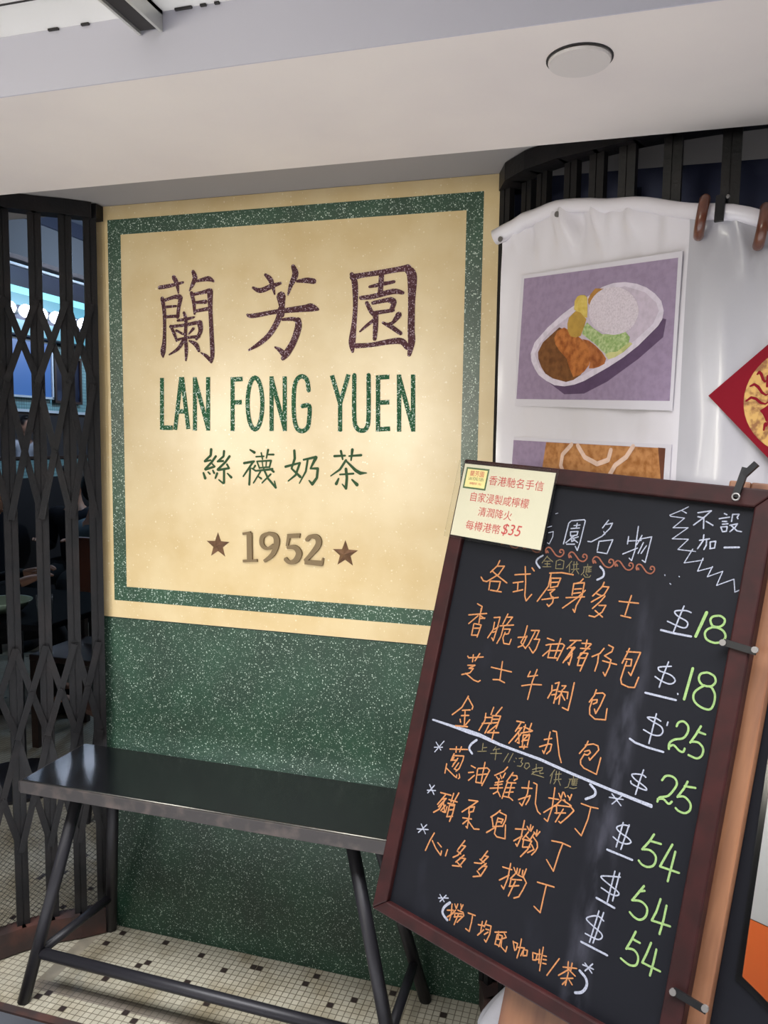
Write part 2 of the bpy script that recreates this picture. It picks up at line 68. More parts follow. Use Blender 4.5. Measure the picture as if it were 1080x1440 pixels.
"o": "-4704,-5457,27 -4319,-5342,26;-4572,-5369,26 -4557,-5473,26;-4461,-5333,26 -4478,-5439,26;-4591,-5512,27 -4631,-5661,27;-4603,-5552,27 -4370,-5485,26 -4372,-5566,26 -4415,-5743,26 -4473,-5817,26;-4575,-5579,26 -4613,-5646,27 -4502,-5610,26 -4564,-5712,26;-4490,-5569,26 -4574,-5760,26;-4450,-5646,26 -4507,-5765,26;-4709,-5751,27 -4708,-5933,27;-4700,-5830,27 -4493,-5914,26 -4435,-5930,26 -4437,-5877,26;-4524,-5789,26 -4469,-5788,26;-4391,-5843,26 -4365,-5906,26 -4391,-5933,26;-4170,-5607,26 -4073,-5618,26;-4199,-5750,26 -4094,-5706,26;-4166,-5890,26 -4061,-5756,26;-4019,-5627,26 -4003,-5869,26;-4013,-5607,26 -3823,-5534,26 -3766,-5559,26 -3865,-5883,26;-3894,-5452,26 -3893,-5849,26;-3995,-5725,26 -3808,-5643,26;-4003,-5869,26 -3874,-5842,26;-3416,-5379,25 -3473,-5477,25 -3642,-5613,25;-3599,-5624,25 -3551,-5659,25;-3532,-5566,25 -3490,-5621,25;-3438,-5499,25 -3466,-5595,25;-3603,-5738,25 -3451,-5659,25;-3536,-5637,25 -3547,-5762,25;-3603,-5782,25 -3458,-5714,25;-3683,-5871,25 -3434,-5774,25;-3529,-5756,25 -3521,-5874,25 -3595,-5944,25;-3512,-5871,25 -3446,-5942,25;-3284,-5438,25 -3378,-5634,25;-3292,-5492,25 -3199,-5469,25 -3180,-5514,25 -3236,-5567,25;-3359,-5627,25 -3402,-5961,25;-3354,-5651,25 -3190,-5599,25;-3270,-5631,25 -3283,-5875,25;-3352,-5745,25 -3198,-5691,25;-3361,-5835,25 -3209,-5772,25;-3392,-5914,25 -3260,-5892,25 -3186,-5917,25;-3055,-5640,25 -2860,-5582,25;-2941,-5477,25 -2926,-5697,25 -2987,-5945,25 -3040,-5913,25;-3075,-5864,25 -2865,-5716,25;-2865,-5716,25 -2880,-5803,25 -2916,-5898,25;-2849,-5476,25 -2779,-5482,25 -2741,-5814,24 -2670,-5929,24 -2608,-5956,24;-2512,-5629,24 -2322,-5591,24;-2435,-5421,24 -2414,-5774,24 -2452,-6028,24 -2519,-6004,24;-2552,-5905,24 -2363,-5705,24;-2344,-5489,24 -2283,-5567,24;-2277,-5445,24 -2287,-5548,24;-2257,-5438,24 -2211,-5501,24;-2175,-5468,24 -2123,-5509,24;-2109,-5425,24 -2129,-5531,24;-2280,-5585,24 -2369,-5728,24;-2249,-5574,24 -2080,-5611,24;-2345,-5689,24 -2313,-5836,24;-2343,-5698,24 -2096,-5637,24;-2345,-5838,24 -2155,-5767,24;-2208,-5718,24 -2304,-5982,24;-2039,-5655,24 -2014,-5675,24 -2101,-5816,24 -2209,-5966,24 -2245,-5950,24;-2221,-5554,24 -2191,-5593,24;-2100,-5619,24 -2025,-5670,24;-1911,-5510,24 -1745,-5508,23 -1606,-5485,23;-1734,-5513,23 -1743,-5720,23 -1803,-6030,23 -1933,-5958,24"
},
"menu_line6": {
"w": "-4997,-6263,23 -4854,-6409,22;-4886,-6240,23 -5003,-6431,23;-5025,-6384,23 -4836,-6325,22",
"o": "-4713,-6320,28 -4476,-6289,28;-4598,-6325,28 -4730,-6559,28;-4666,-6435,28 -4565,-6383,28 -4702,-6596,28;-4591,-6431,28 -4673,-6632,28 -4782,-6734,28;-4610,-6469,28 -4538,-6643,28 -4593,-6648,28;-4552,-6510,28 -4632,-6647,28;-4499,-6382,28 -4310,-6359,27;-4424,-6232,28 -4446,-6409,28;-4316,-6185,28 -4391,-6405,28;-4509,-6455,28 -4349,-6427,28;-4463,-6492,28 -4469,-6695,28;-4458,-6475,28 -4352,-6452,28 -4360,-6608,28 -4395,-6766,28;-4454,-6566,28 -4362,-6524,28;-4476,-6705,28 -4350,-6650,28;-4511,-6525,28 -4521,-6637,28;-4075,-6236,27 -3881,-6188,27 -3979,-6299,27;-3979,-6299,27 -4167,-6497,27;-4044,-6368,27 -3924,-6309,27 -3937,-6404,27 -4024,-6452,27;-4035,-6365,27 -4019,-6472,27;-4002,-6466,27 -3990,-6740,27 -4022,-6722,27;-4125,-6595,27 -3938,-6548,27;-4002,-6579,27 -4100,-6699,27;-3995,-6607,27 -3848,-6701,27 -3741,-6667,27;-3389,-6178,26 -3461,-6271,27 -3551,-6364,27;-3538,-6345,27 -3466,-6509,26;-3389,-6215,26 -3252,-6222,26 -3249,-6309,26 -3286,-6440,26;-3406,-6324,26 -3417,-6461,26;-3404,-6331,26 -3298,-6313,26 -3322,-6395,26;-3414,-6401,26 -3312,-6362,26;-3474,-6512,27 -3288,-6433,26;-3576,-6662,27 -3423,-6507,26;-3411,-6488,26 -3414,-6621,26 -3355,-6657,26 -3185,-6626,26 -3230,-6389,26;-3024,-6383,26 -2820,-6311,26;-2882,-6177,26 -2886,-6487,26 -2928,-6662,26 -2960,-6631,26;-3009,-6593,26 -2869,-6452,26;-2808,-6256,26 -2756,-6308,26;-2747,-6204,26 -2744,-6289,26;-2697,-6214,26 -2723,-6309,26;-2662,-6300,26 -2606,-6335,26;-2610,-6244,26 -2609,-6322,26;-2553,-6251,25 -2603,-6348,26;-2765,-6340,26 -2850,-6502,26;-2795,-6423,26 -2706,-6459,26;-2656,-6326,26 -2706,-6459,26;-2828,-6493,26 -2821,-6633,26;-2826,-6500,26 -2672,-6467,26;-2821,-6633,26 -2680,-6577,26;-2672,-6467,26 -2716,-6634,26 -2823,-6805,26;-2660,-6526,26 -2598,-6587,25 -2704,-6686,26;-2659,-6384,26 -2566,-6446,25 -2541,-6521,25 -2564,-6601,25 -2622,-6695,25;-2305,-6315,25 -2122,-6277,25 -1956,-6280,25;-2098,-6282,25 -2130,-6454,25 -2171,-6796,25 -2331,-6661,25"
},
"menu_line7": {
"w": "-5005,-7051,23 -4867,-7189,22;-4877,-7016,22 -5029,-7225,23;-5076,-7174,23 -4824,-7091,22",
"o": "-4671,-7099,28 -4731,-7258,28 -4791,-7486,28;-4682,-7252,28 -4573,-7357,28 -4437,-7436,28 -4435,-7355,28;-4552,-7241,28 -4459,-7285,28;-4313,-7280,27 -4330,-7406,27;-3987,-6978,27 -4094,-7191,27;-4024,-7085,27 -3950,-7068,27 -4070,-7287,27 -4163,-7365,27;-4102,-7221,27 -4018,-7240,27;-3941,-7235,27 -4085,-7425,27;-4015,-7318,27 -3898,-7283,27 -3995,-7466,27 -4142,-7514,27;-4073,-7407,27 -3949,-7460,27;-3481,-6971,26 -3572,-7162,27;-3517,-7075,26 -3445,-7059,26 -3555,-7232,27 -3697,-7278,27;-3600,-7173,27 -3503,-7198,26;-3459,-7193,26 -3586,-7361,27;-3530,-7274,26 -3434,-7234,26 -3519,-7449,26 -3669,-7525,27;-3608,-7396,27 -3519,-7449,26;-3121,-7116,26 -2938,-7090,26;-2982,-6996,26 -2983,-7272,26 -3023,-7477,26 -3076,-7437,26;-3137,-7363,26 -2970,-7204,26;-2906,-7040,26 -2847,-7114,26;-2839,-7024,26 -2834,-7109,26;-2784,-7013,26 -2792,-7104,26;-2727,-7015,26 -2725,-7088,26;-2668,-6965,26 -2694,-7100,26;-2857,-7131,26 -2931,-7250,26;-2816,-7126,26 -2702,-7128,26;-2918,-7244,26 -2918,-7369,26;-2915,-7255,26 -2718,-7184,26;-2928,-7386,26 -2749,-7296,26;-2829,-7256,26 -2905,-7551,26;-2707,-7105,26 -2618,-7191,25 -2657,-7331,25 -2708,-7477,26 -2794,-7539,26;-2418,-7093,25 -2105,-7043,25;-2247,-7068,25 -2255,-7278,25 -2262,-7559,25 -2395,-7509,25"
},
"menu_line8": {
"w": "-4281,-8127,22 -4164,-8208,22;-4147,-8082,22 -4252,-8246,22;-4296,-8200,22 -4092,-8110,22;-4037,-8172,49 -4057,-8195,49 -4087,-8230,49 -4117,-8268,49 -4138,-8302,49 -4149,-8334,49 -4155,-8365,49 -4154,-8394,49 -4144,-8420,49 -4119,-8443,49 -4082,-8464,49 -4046,-8481,49 -4021,-8492,48;-1393,-8139,45 -1369,-8150,45 -1334,-8165,45 -1298,-8183,45 -1270,-8204,45 -1253,-8227,45 -1241,-8253,45 -1235,-8281,45 -1235,-8311,45 -1241,-8343,45 -1253,-8377,45 -1270,-8410,45 -1290,-8439,45 -1315,-8461,45 -1347,-8481,45 -1378,-8496,45 -1398,-8507,45;-1330,-7982,23 -1189,-8075,23;-1204,-7933,23 -1306,-8096,23;-1362,-8023,23 -1176,-8006,22",
"o": "-4062,-8326,26 -3936,-8269,26;-3986,-8178,26 -3964,-8367,26 -3974,-8471,26;-4033,-8441,26 -3924,-8320,25;-3930,-8153,26 -3880,-8216,25;-3868,-8125,25 -3880,-8216,25;-3806,-8098,25 -3772,-8167,25;-3757,-8090,25 -3784,-8187,25;-3890,-8248,25 -3952,-8347,26;-3843,-8227,25 -3726,-8217,25;-3896,-8294,25 -3877,-8370,25;-3893,-8306,25 -3735,-8249,25;-3893,-8377,25 -3741,-8294,25;-3812,-8284,25 -3861,-8505,25;-3726,-8217,25 -3698,-8261,25 -3809,-8438,25;-3623,-8179,25 -3471,-8158,25;-3525,-8168,25 -3519,-8305,25 -3529,-8477,25 -3609,-8464,25;-3376,-8281,25 -3252,-8251,25;-3308,-8194,25 -3299,-8397,25;-3349,-8462,25 -3252,-8320,25;-3228,-8144,25 -3249,-8264,25;-3228,-8213,25 -3120,-8191,25 -3117,-8340,25 -3161,-8498,25 -3199,-8474,25;-3211,-8287,25 -3149,-8273,25;-3220,-8388,25 -3155,-8317,25;-3025,-8256,25 -2810,-8156,24;-2973,-8272,24 -2979,-8452,24;-2959,-8266,24 -2867,-8250,24 -2899,-8455,24;-2970,-8353,24 -2882,-8324,24;-2965,-8445,24 -2888,-8436,24;-2956,-8210,24 -2942,-8339,24;-2850,-8188,24 -2791,-8241,24 -2870,-8305,24;-2868,-8318,24 -2857,-8434,24 -2752,-8478,24 -2744,-8380,24;-2651,-8242,24 -2590,-8374,24;-2634,-8248,24 -2559,-8239,24 -2565,-8348,24 -2590,-8374,24;-2506,-8134,24 -2502,-8291,24 -2522,-8474,24;-2546,-8299,24 -2419,-8252,24 -2461,-8404,24;-2428,-8282,24 -2420,-8385,24 -2352,-8352,24 -2357,-8262,24 -2428,-8282,24;-2254,-8252,24 -2231,-8358,24;-2254,-8252,24 -2169,-8237,24 -2175,-8344,24 -2229,-8366,24;-2144,-8146,24 -2111,-8365,23;-2086,-8079,23 -2082,-8299,23 -2072,-8476,23;-2182,-8243,24 -2115,-8211,24;-2177,-8332,24 -2111,-8300,23;-2057,-8209,23 -2002,-8195,23;-2052,-8271,23 -1990,-8249,23;-2045,-8333,23 -1984,-8316,23;-1773,-8122,23 -1831,-8254,23 -1931,-8484,23;-1682,-8219,23 -1450,-8129,23;-1610,-8094,23 -1593,-8239,23;-1542,-8086,23 -1543,-8214,23;-1573,-8203,23 -1732,-8384,23;-1571,-8215,23 -1451,-8256,23;-1683,-8411,23 -1481,-8309,23;-1576,-8255,23 -1585,-8476,23;-1539,-8364,23 -1474,-8412,23;-1577,-8383,23 -1638,-8490,23"
},
"price1": {
"w": "-695,-1870,24 -709,-1866,24 -728,-1861,24 -753,-1857,24 -780,-1856,24 -816,-1861,24 -858,-1869,24 -898,-1878,24 -928,-1888,24 -946,-1896,24 -956,-1905,24 -958,-1914,24 -955,-1925,24 -945,-1938,24 -928,-1952,24 -905,-1967,24 -880,-1980,24 -849,-1992,24 -813,-2002,24 -777,-2012,24 -750,-2023,24 -732,-2033,24 -721,-2044,24 -714,-2056,24 -711,-2069,24 -711,-2086,24 -715,-2105,24 -724,-2124,24 -737,-2137,24 -754,-2144,24 -774,-2147,24 -801,-2147,24 -835,-2143,24 -884,-2134,24 -946,-2120,24 -1004,-2105,24 -1045,-2095,24;-824,-1787,24 -865,-1977,24 -915,-2248,24;-1123,-2264,36 -904,-2269,36 -624,-2259,35",
"g": "-265,-1832,35 -281,-1837,35 -304,-1844,35 -328,-1853,35 -346,-1865,35 -358,-1879,35 -367,-1895,35 -372,-1913,35 -371,-1932,35 -365,-1953,35 -354,-1977,35 -338,-1998,35 -320,-2013,35 -298,-2018,35 -271,-2018,35 -244,-2013,35 -220,-2006,35 -201,-1995,35 -183,-1980,35 -169,-1963,35 -159,-1946,35 -153,-1927,35 -150,-1907,35 -152,-1887,35 -158,-1870,35 -169,-1856,35 -186,-1845,35 -205,-1836,35 -222,-1830,35 -238,-1828,35 -255,-1830,35 -269,-1833,35 -279,-1835,35;-304,-2024,35 -322,-2036,35 -348,-2052,35 -374,-2071,35 -394,-2091,35 -406,-2110,35 -414,-2131,35 -418,-2152,35 -416,-2173,35 -411,-2194,35 -401,-2217,35 -386,-2237,35 -365,-2253,35 -337,-2265,35 -301,-2273,35 -264,-2277,35 -231,-2275,35 -201,-2265,35 -172,-2250,35 -146,-2231,35 -127,-2212,35 -112,-2193,35 -102,-2172,35 -97,-2151,35 -98,-2130,35 -105,-2109,35 -119,-2087,35 -136,-2067,35 -155,-2052,35 -175,-2041,35 -199,-2034,35 -223,-2029,35 -245,-2026,35 -266,-2026,35 -287,-2029,35 -304,-2033,35 -316,-2035,35;-450,-1818,52 -552,-2243,46"
},
"price2": {
"w": "-848,-2818,24 -883,-2828,24 -934,-2844,24 -987,-2860,24 -1024,-2874,24 -1043,-2883,24 -1051,-2890,24 -1052,-2897,24 -1050,-2904,24 -1048,-2914,24 -1043,-2924,24 -1032,-2934,24 -1012,-2942,24 -975,-2946,24 -927,-2949,24 -878,-2952,24 -838,-2959,24 -808,-2970,24 -783,-2984,24 -764,-2999,24 -751,-3014,24 -744,-3028,24 -744,-3042,24 -748,-3056,24 -756,-3069,24 -767,-3082,24 -783,-3095,24 -802,-3105,24 -825,-3111,24 -852,-3113,24 -884,-3110,24 -918,-3105,24 -951,-3098,24 -985,-3088,24 -1022,-3075,24 -1054,-3062,24 -1077,-3053,24;-903,-2757,24 -944,-2971,24 -977,-3208,24;-665,-3230,24 -660,-3240,24;-1185,-3359,36 -675,-3341,35",
"g": "-273,-2772,35 -292,-2780,35 -319,-2790,35 -347,-2803,35 -367,-2820,35 -378,-2841,35 -383,-2866,35 -384,-2891,35 -379,-2915,35 -369,-2936,35 -352,-2957,35 -332,-2975,35 -308,-2987,35 -278,-2991,35 -242,-2990,35 -207,-2985,35 -179,-2975,35 -158,-2959,35 -141,-2937,35 -129,-2914,34 -122,-2891,34 -122,-2869,34 -128,-2847,35 -138,-2826,35 -151,-2808,35 -167,-2796,35 -188,-2787,35 -210,-2781,35 -229,-2776,35 -246,-2774,35 -263,-2774,35 -277,-2775,35 -287,-2776,35;-278,-2986,35 -300,-3007,35 -332,-3037,35 -365,-3070,35 -390,-3101,35 -404,-3126,35 -413,-3151,35 -417,-3175,35 -416,-3199,35 -412,-3224,35 -403,-3249,35 -389,-3272,35 -370,-3293,35 -344,-3311,35 -311,-3327,35 -276,-3339,35 -243,-3347,35 -212,-3351,35 -181,-3351,35 -152,-3347,34 -129,-3337,34 -113,-3320,34 -102,-3298,34 -94,-3272,34 -89,-3243,34 -85,-3208,34 -84,-3169,34 -87,-3129,34 -93,-3094,34 -106,-3063,34 -125,-3035,34 -145,-3010,35 -162,-2992,35 -176,-2983,35 -188,-2981,35 -199,-2982,35 -207,-2982,35;-503,-2763,43 -549,-3290,43"
},
"price3": {
"w": "-850,-3745,24 -866,-3740,24 -888,-3732,24 -914,-3725,24 -941,-3722,24 -977,-3724,24 -1019,-3730,24 -1056,-3739,24 -1075,-3747,24 -1070,-3756,24 -1049,-3766,24 -1019,-3776,24 -987,-3786,24 -951,-3796,24 -909,-3805,24 -867,-3815,24 -835,-3827,24 -814,-3842,24 -799,-3860,24 -790,-3879,24 -786,-3898,24 -787,-3918,24 -794,-3939,24 -806,-3958,24 -822,-3974,24 -843,-3985,24 -869,-3994,24 -899,-3999,24 -932,-4001,24 -974,-3996,24 -1022,-3985,24 -1068,-3973,24 -1100,-3966,24;-941,-3649,24 -952,-3819,24 -972,-4158,24;-733,-3724,24 -740,-3784,24;-1296,-4180,36 -1199,-4215,36 -990,-4229,36 -718,-4220,35",
"g": "-587,-3751,35 -584,-3738,35 -581,-3718,35 -575,-3698,35 -565,-3681,35 -550,-3667,35 -530,-3654,35 -509,-3646,35 -488,-3643,35 -467,-3650,35 -445,-3662,35 -424,-3679,35 -410,-3697,35 -401,-3718,35 -396,-3741,35 -396,-3766,35 -399,-3793,35 -406,-3821,35 -418,-3853,35 -433,-3883,35 -454,-3908,35 -482,-3927,35 -517,-3941,35 -552,-3954,35 -582,-3970,35 -605,-3989,35 -624,-4011,35 -640,-4033,35 -650,-4055,35 -653,-4080,35 -650,-4105,35 -644,-4129,35 -640,-4145,35;-647,-4111,35 -635,-4100,35 -619,-4083,35 -599,-4067,35 -579,-4061,35 -557,-4068,35 -532,-4085,35 -507,-4103,35 -485,-4116,35 -465,-4122,35 -445,-4126,35 -428,-4126,35 -415,-4121,35 -407,-4109,35 -402,-4091,35 -400,-4072,35 -399,-4060,35;-321,-3923,35 -300,-3917,35 -270,-3907,35 -238,-3901,35 -209,-3901,34 -184,-3911,34 -159,-3928,34 -138,-3948,34 -123,-3971,34 -115,-3997,34 -113,-4026,34 -116,-4056,34 -123,-4082,34 -134,-4104,34 -149,-4125,34 -168,-4142,34 -191,-4152,34 -222,-4155,34 -261,-4151,35 -297,-4144,35 -322,-4140,35;-216,-3638,35 -269,-3794,35 -331,-3940,35;-253,-3734,35 -130,-3744,34"
},
"price4": {
"w": "-920,-4709,24 -931,-4704,24 -945,-4696,24 -964,-4690,24 -990,-4690,24 -1028,-4697,24 -1078,-4708,24 -1123,-4723,24 -1150,-4738,24 -1152,-4753,24 -1137,-4770,24 -1112,-4787,24 -1086,-4802,24 -1054,-4815,24 -1016,-4826,24 -977,-4836,24 -945,-4847,24 -920,-4857,24 -899,-4867,24 -882,-4877,24 -872,-4885,24 -868,-4894,24 -869,-4901,24 -875,-4908,24 -889,-4913,24 -911,-4915,24 -940,-4915,24 -974,-4914,24 -1006,-4911,24 -1038,-4907,24 -1073,-4902,24 -1104,-4896,24 -1128,-4889,24 -1141,-4880,24 -1146,-4870,24 -1148,-4860,24 -1150,-4853,24;-976,-4606,24 -1009,-4819,24 -1033,-5036,24;-1279,-5109,48 -1188,-5113,48 -965,-5119,47 -749,-5118,47",
"g": "-656,-4667,35 -648,-4650,35 -638,-4625,35 -625,-4600,35 -609,-4580,35 -588,-4568,35 -564,-4560,35 -538,-4556,35 -515,-4555,35 -493,-4559,35 -472,-4566,35 -453,-4577,35 -439,-4592,35 -428,-4609,35 -420,-4629,35 -417,-4653,35 -422,-4684,35 -436,-4726,35 -458,-4778,35 -485,-4829,35 -512,-4870,35 -544,-4896,35 -580,-4914,35 -613,-4928,35 -639,-4944,35 -654,-4966,35 -661,-4989,35 -664,-5010,35 -666,-5024,35;-667,-4982,35 -652,-4975,35 -630,-4964,35 -605,-4954,35 -581,-4951,35 -558,-4959,35 -533,-4974,35 -509,-4989,35 -489,-4995,35 -473,-4987,35 -460,-4972,35 -450,-4955,35 -443,-4943,35;-354,-4827,35 -338,-4820,35 -315,-4810,35 -289,-4802,34 -263,-4801,34 -236,-4811,34 -208,-4827,34 -182,-4847,34 -163,-4868,34 -152,-4893,34 -146,-4921,34 -146,-4949,34 -150,-4974,34 -161,-4996,34 -177,-5017,34 -197,-5035,34 -218,-5047,34 -241,-5053,34 -267,-5054,34 -292,-5052,34 -313,-5048,34 -331,-5043,35 -346,-5034,35 -358,-5025,35 -367,-5020,35;-261,-4551,34 -298,-4682,35 -372,-4841,35;-293,-4638,35 -129,-4608,34"
},
"price5": {
"w": "-1037,-5570,24 -1055,-5572,24 -1080,-5574,24 -1109,-5579,24 -1136,-5588,24 -1165,-5604,24 -1196,-5624,24 -1222,-5646,24 -1235,-5666,24 -1233,-5682,24 -1219,-5696,24 -1198,-5709,24 -1172,-5721,24 -1138,-5732,24 -1096,-5742,24 -1054,-5751,24 -1020,-5761,24 -996,-5772,24 -977,-5783,24 -965,-5795,24 -960,-5807,24 -966,-5820,24 -980,-5835,24 -999,-5849,24 -1021,-5860,24 -1047,-5869,24 -1077,-5875,24 -1109,-5879,24 -1141,-5878,24 -1174,-5871,24 -1210,-5859,24 -1241,-5846,24 -1264,-5837,24;-1144,-5551,24 -1184,-5975,24;-1041,-5551,24 -1100,-5981,24;-1321,-6076,36 -888,-6072,35",
"g": "-753,-5841,35 -730,-5834,35 -697,-5822,35 -662,-5813,35 -630,-5811,35 -601,-5820,35 -571,-5834,35 -546,-5854,35 -529,-5877,35 -521,-5906,35 -520,-5940,35 -525,-5975,35 -534,-6004,35 -549,-6028,35 -570,-6049,35 -594,-6065,35 -618,-6077,35 -643,-6084,35 -668,-6086,35 -694,-6084,35 -717,-6080,35 -737,-6072,35 -757,-6060,35 -773,-6048,35 -784,-6039,35;-621,-5546,35 -674,-5683,35 -762,-5845,35;-657,-5667,35 -489,-5649,35;-314,-5589,34 -380,-5797,34 -439,-5993,35 -139,-5972,34;-250,-5677,34 -265,-5902,34 -283,-6166,34"
},
"price6": {
"w": "-1025,-6414,24 -1081,-6433,24 -1164,-6460,24 -1248,-6490,24 -1307,-6513,24 -1333,-6528,24 -1340,-6539,24 -1334,-6548,24 -1319,-6558,24 -1291,-6571,24 -1250,-6584,24 -1204,-6597,24 -1161,-6610,24 -1119,-6623,24 -1073,-6636,24 -1034,-6648,24 -1007,-6661,24 -996,-6675,24 -996,-6690,24 -1004,-6703,24 -1017,-6714,24 -1033,-6724,24 -1055,-6731,24 -1082,-6736,24 -1115,-6738,24 -1159,-6734,24 -1213,-6725,24 -1263,-6715,24 -1299,-6709,24;-1128,-6359,24 -1158,-6885,24;-1047,-6354,24 -1076,-6829,24;-1345,-6898,36 -1026,-6924,35",
"g": "-760,-6680,35 -736,-6670,35 -701,-6656,35 -663,-6644,35 -628,-6641,35 -597,-6646,35 -566,-6659,35 -539,-6676,35 -519,-6698,35 -509,-6726,35 -505,-6761,35 -507,-6797,35 -514,-6829,35 -527,-6857,35 -547,-6884,35 -570,-6907,35 -594,-6922,35 -618,-6930,35 -644,-6930,35 -670,-6926,35 -693,-6920,35 -716,-6911,35 -739,-6899,35 -758,-6886,35 -771,-6878,35;-627,-6390,35 -691,-6523,35 -769,-6684,35;-685,-6502,35 -605,-6457,35;-339,-6475,34 -367,-6686,34 -413,-6849,34 -125,-6811,34;-233,-6532,34 -238,-6760,34 -260,-6996,34"
},
"price7": {
"w": "-1158,-7200,24 -1175,-7192,24 -1201,-7180,24 -1230,-7170,24 -1259,-7167,24 -1288,-7174,24 -1319,-7187,24 -1349,-7203,24 -1375,-7220,24 -1399,-7237,24 -1422,-7256,24 -1439,-7275,24 -1446,-7292,24 -1440,-7305,24 -1426,-7315,24 -1403,-7325,24 -1372,-7338,24 -1326,-7352,24 -1268,-7369,24 -1211,-7385,24 -1169,-7401,24 -1146,-7417,24 -1135,-7433,24 -1133,-7449,24 -1135,-7464,24 -1143,-7481,24 -1156,-7499,24 -1176,-7516,24 -1206,-7527,24 -1254,-7532,24 -1316,-7531,24 -1377,-7529,24 -1418,-7528,24;-1265,-7081,24 -1322,-7631,24;-1183,-7073,24 -1263,-7613,24;-1461,-7687,36 -997,-7690,35",
"g": "-712,-7438,35 -691,-7431,35 -660,-7420,35 -627,-7412,35 -598,-7411,35 -573,-7420,35 -550,-7434,35 -530,-7453,34 -516,-7477,34 -509,-7507,34 -506,-7545,34 -510,-7582,34 -520,-7611,34 -538,-7632,34 -565,-7648,35 -596,-7659,35 -628,-7664,35 -665,-7661,35 -708,-7651,35 -747,-7639,35 -774,-7631,35;-623,-7127,35 -663,-7280,35 -719,-7451,35;-637,-7258,35 -528,-7264,35;-359,-7183,34 -393,-7360,34 -437,-7533,34 -150,-7531,34;-262,-7241,34 -270,-7451,34 -286,-7665,34"
}
}
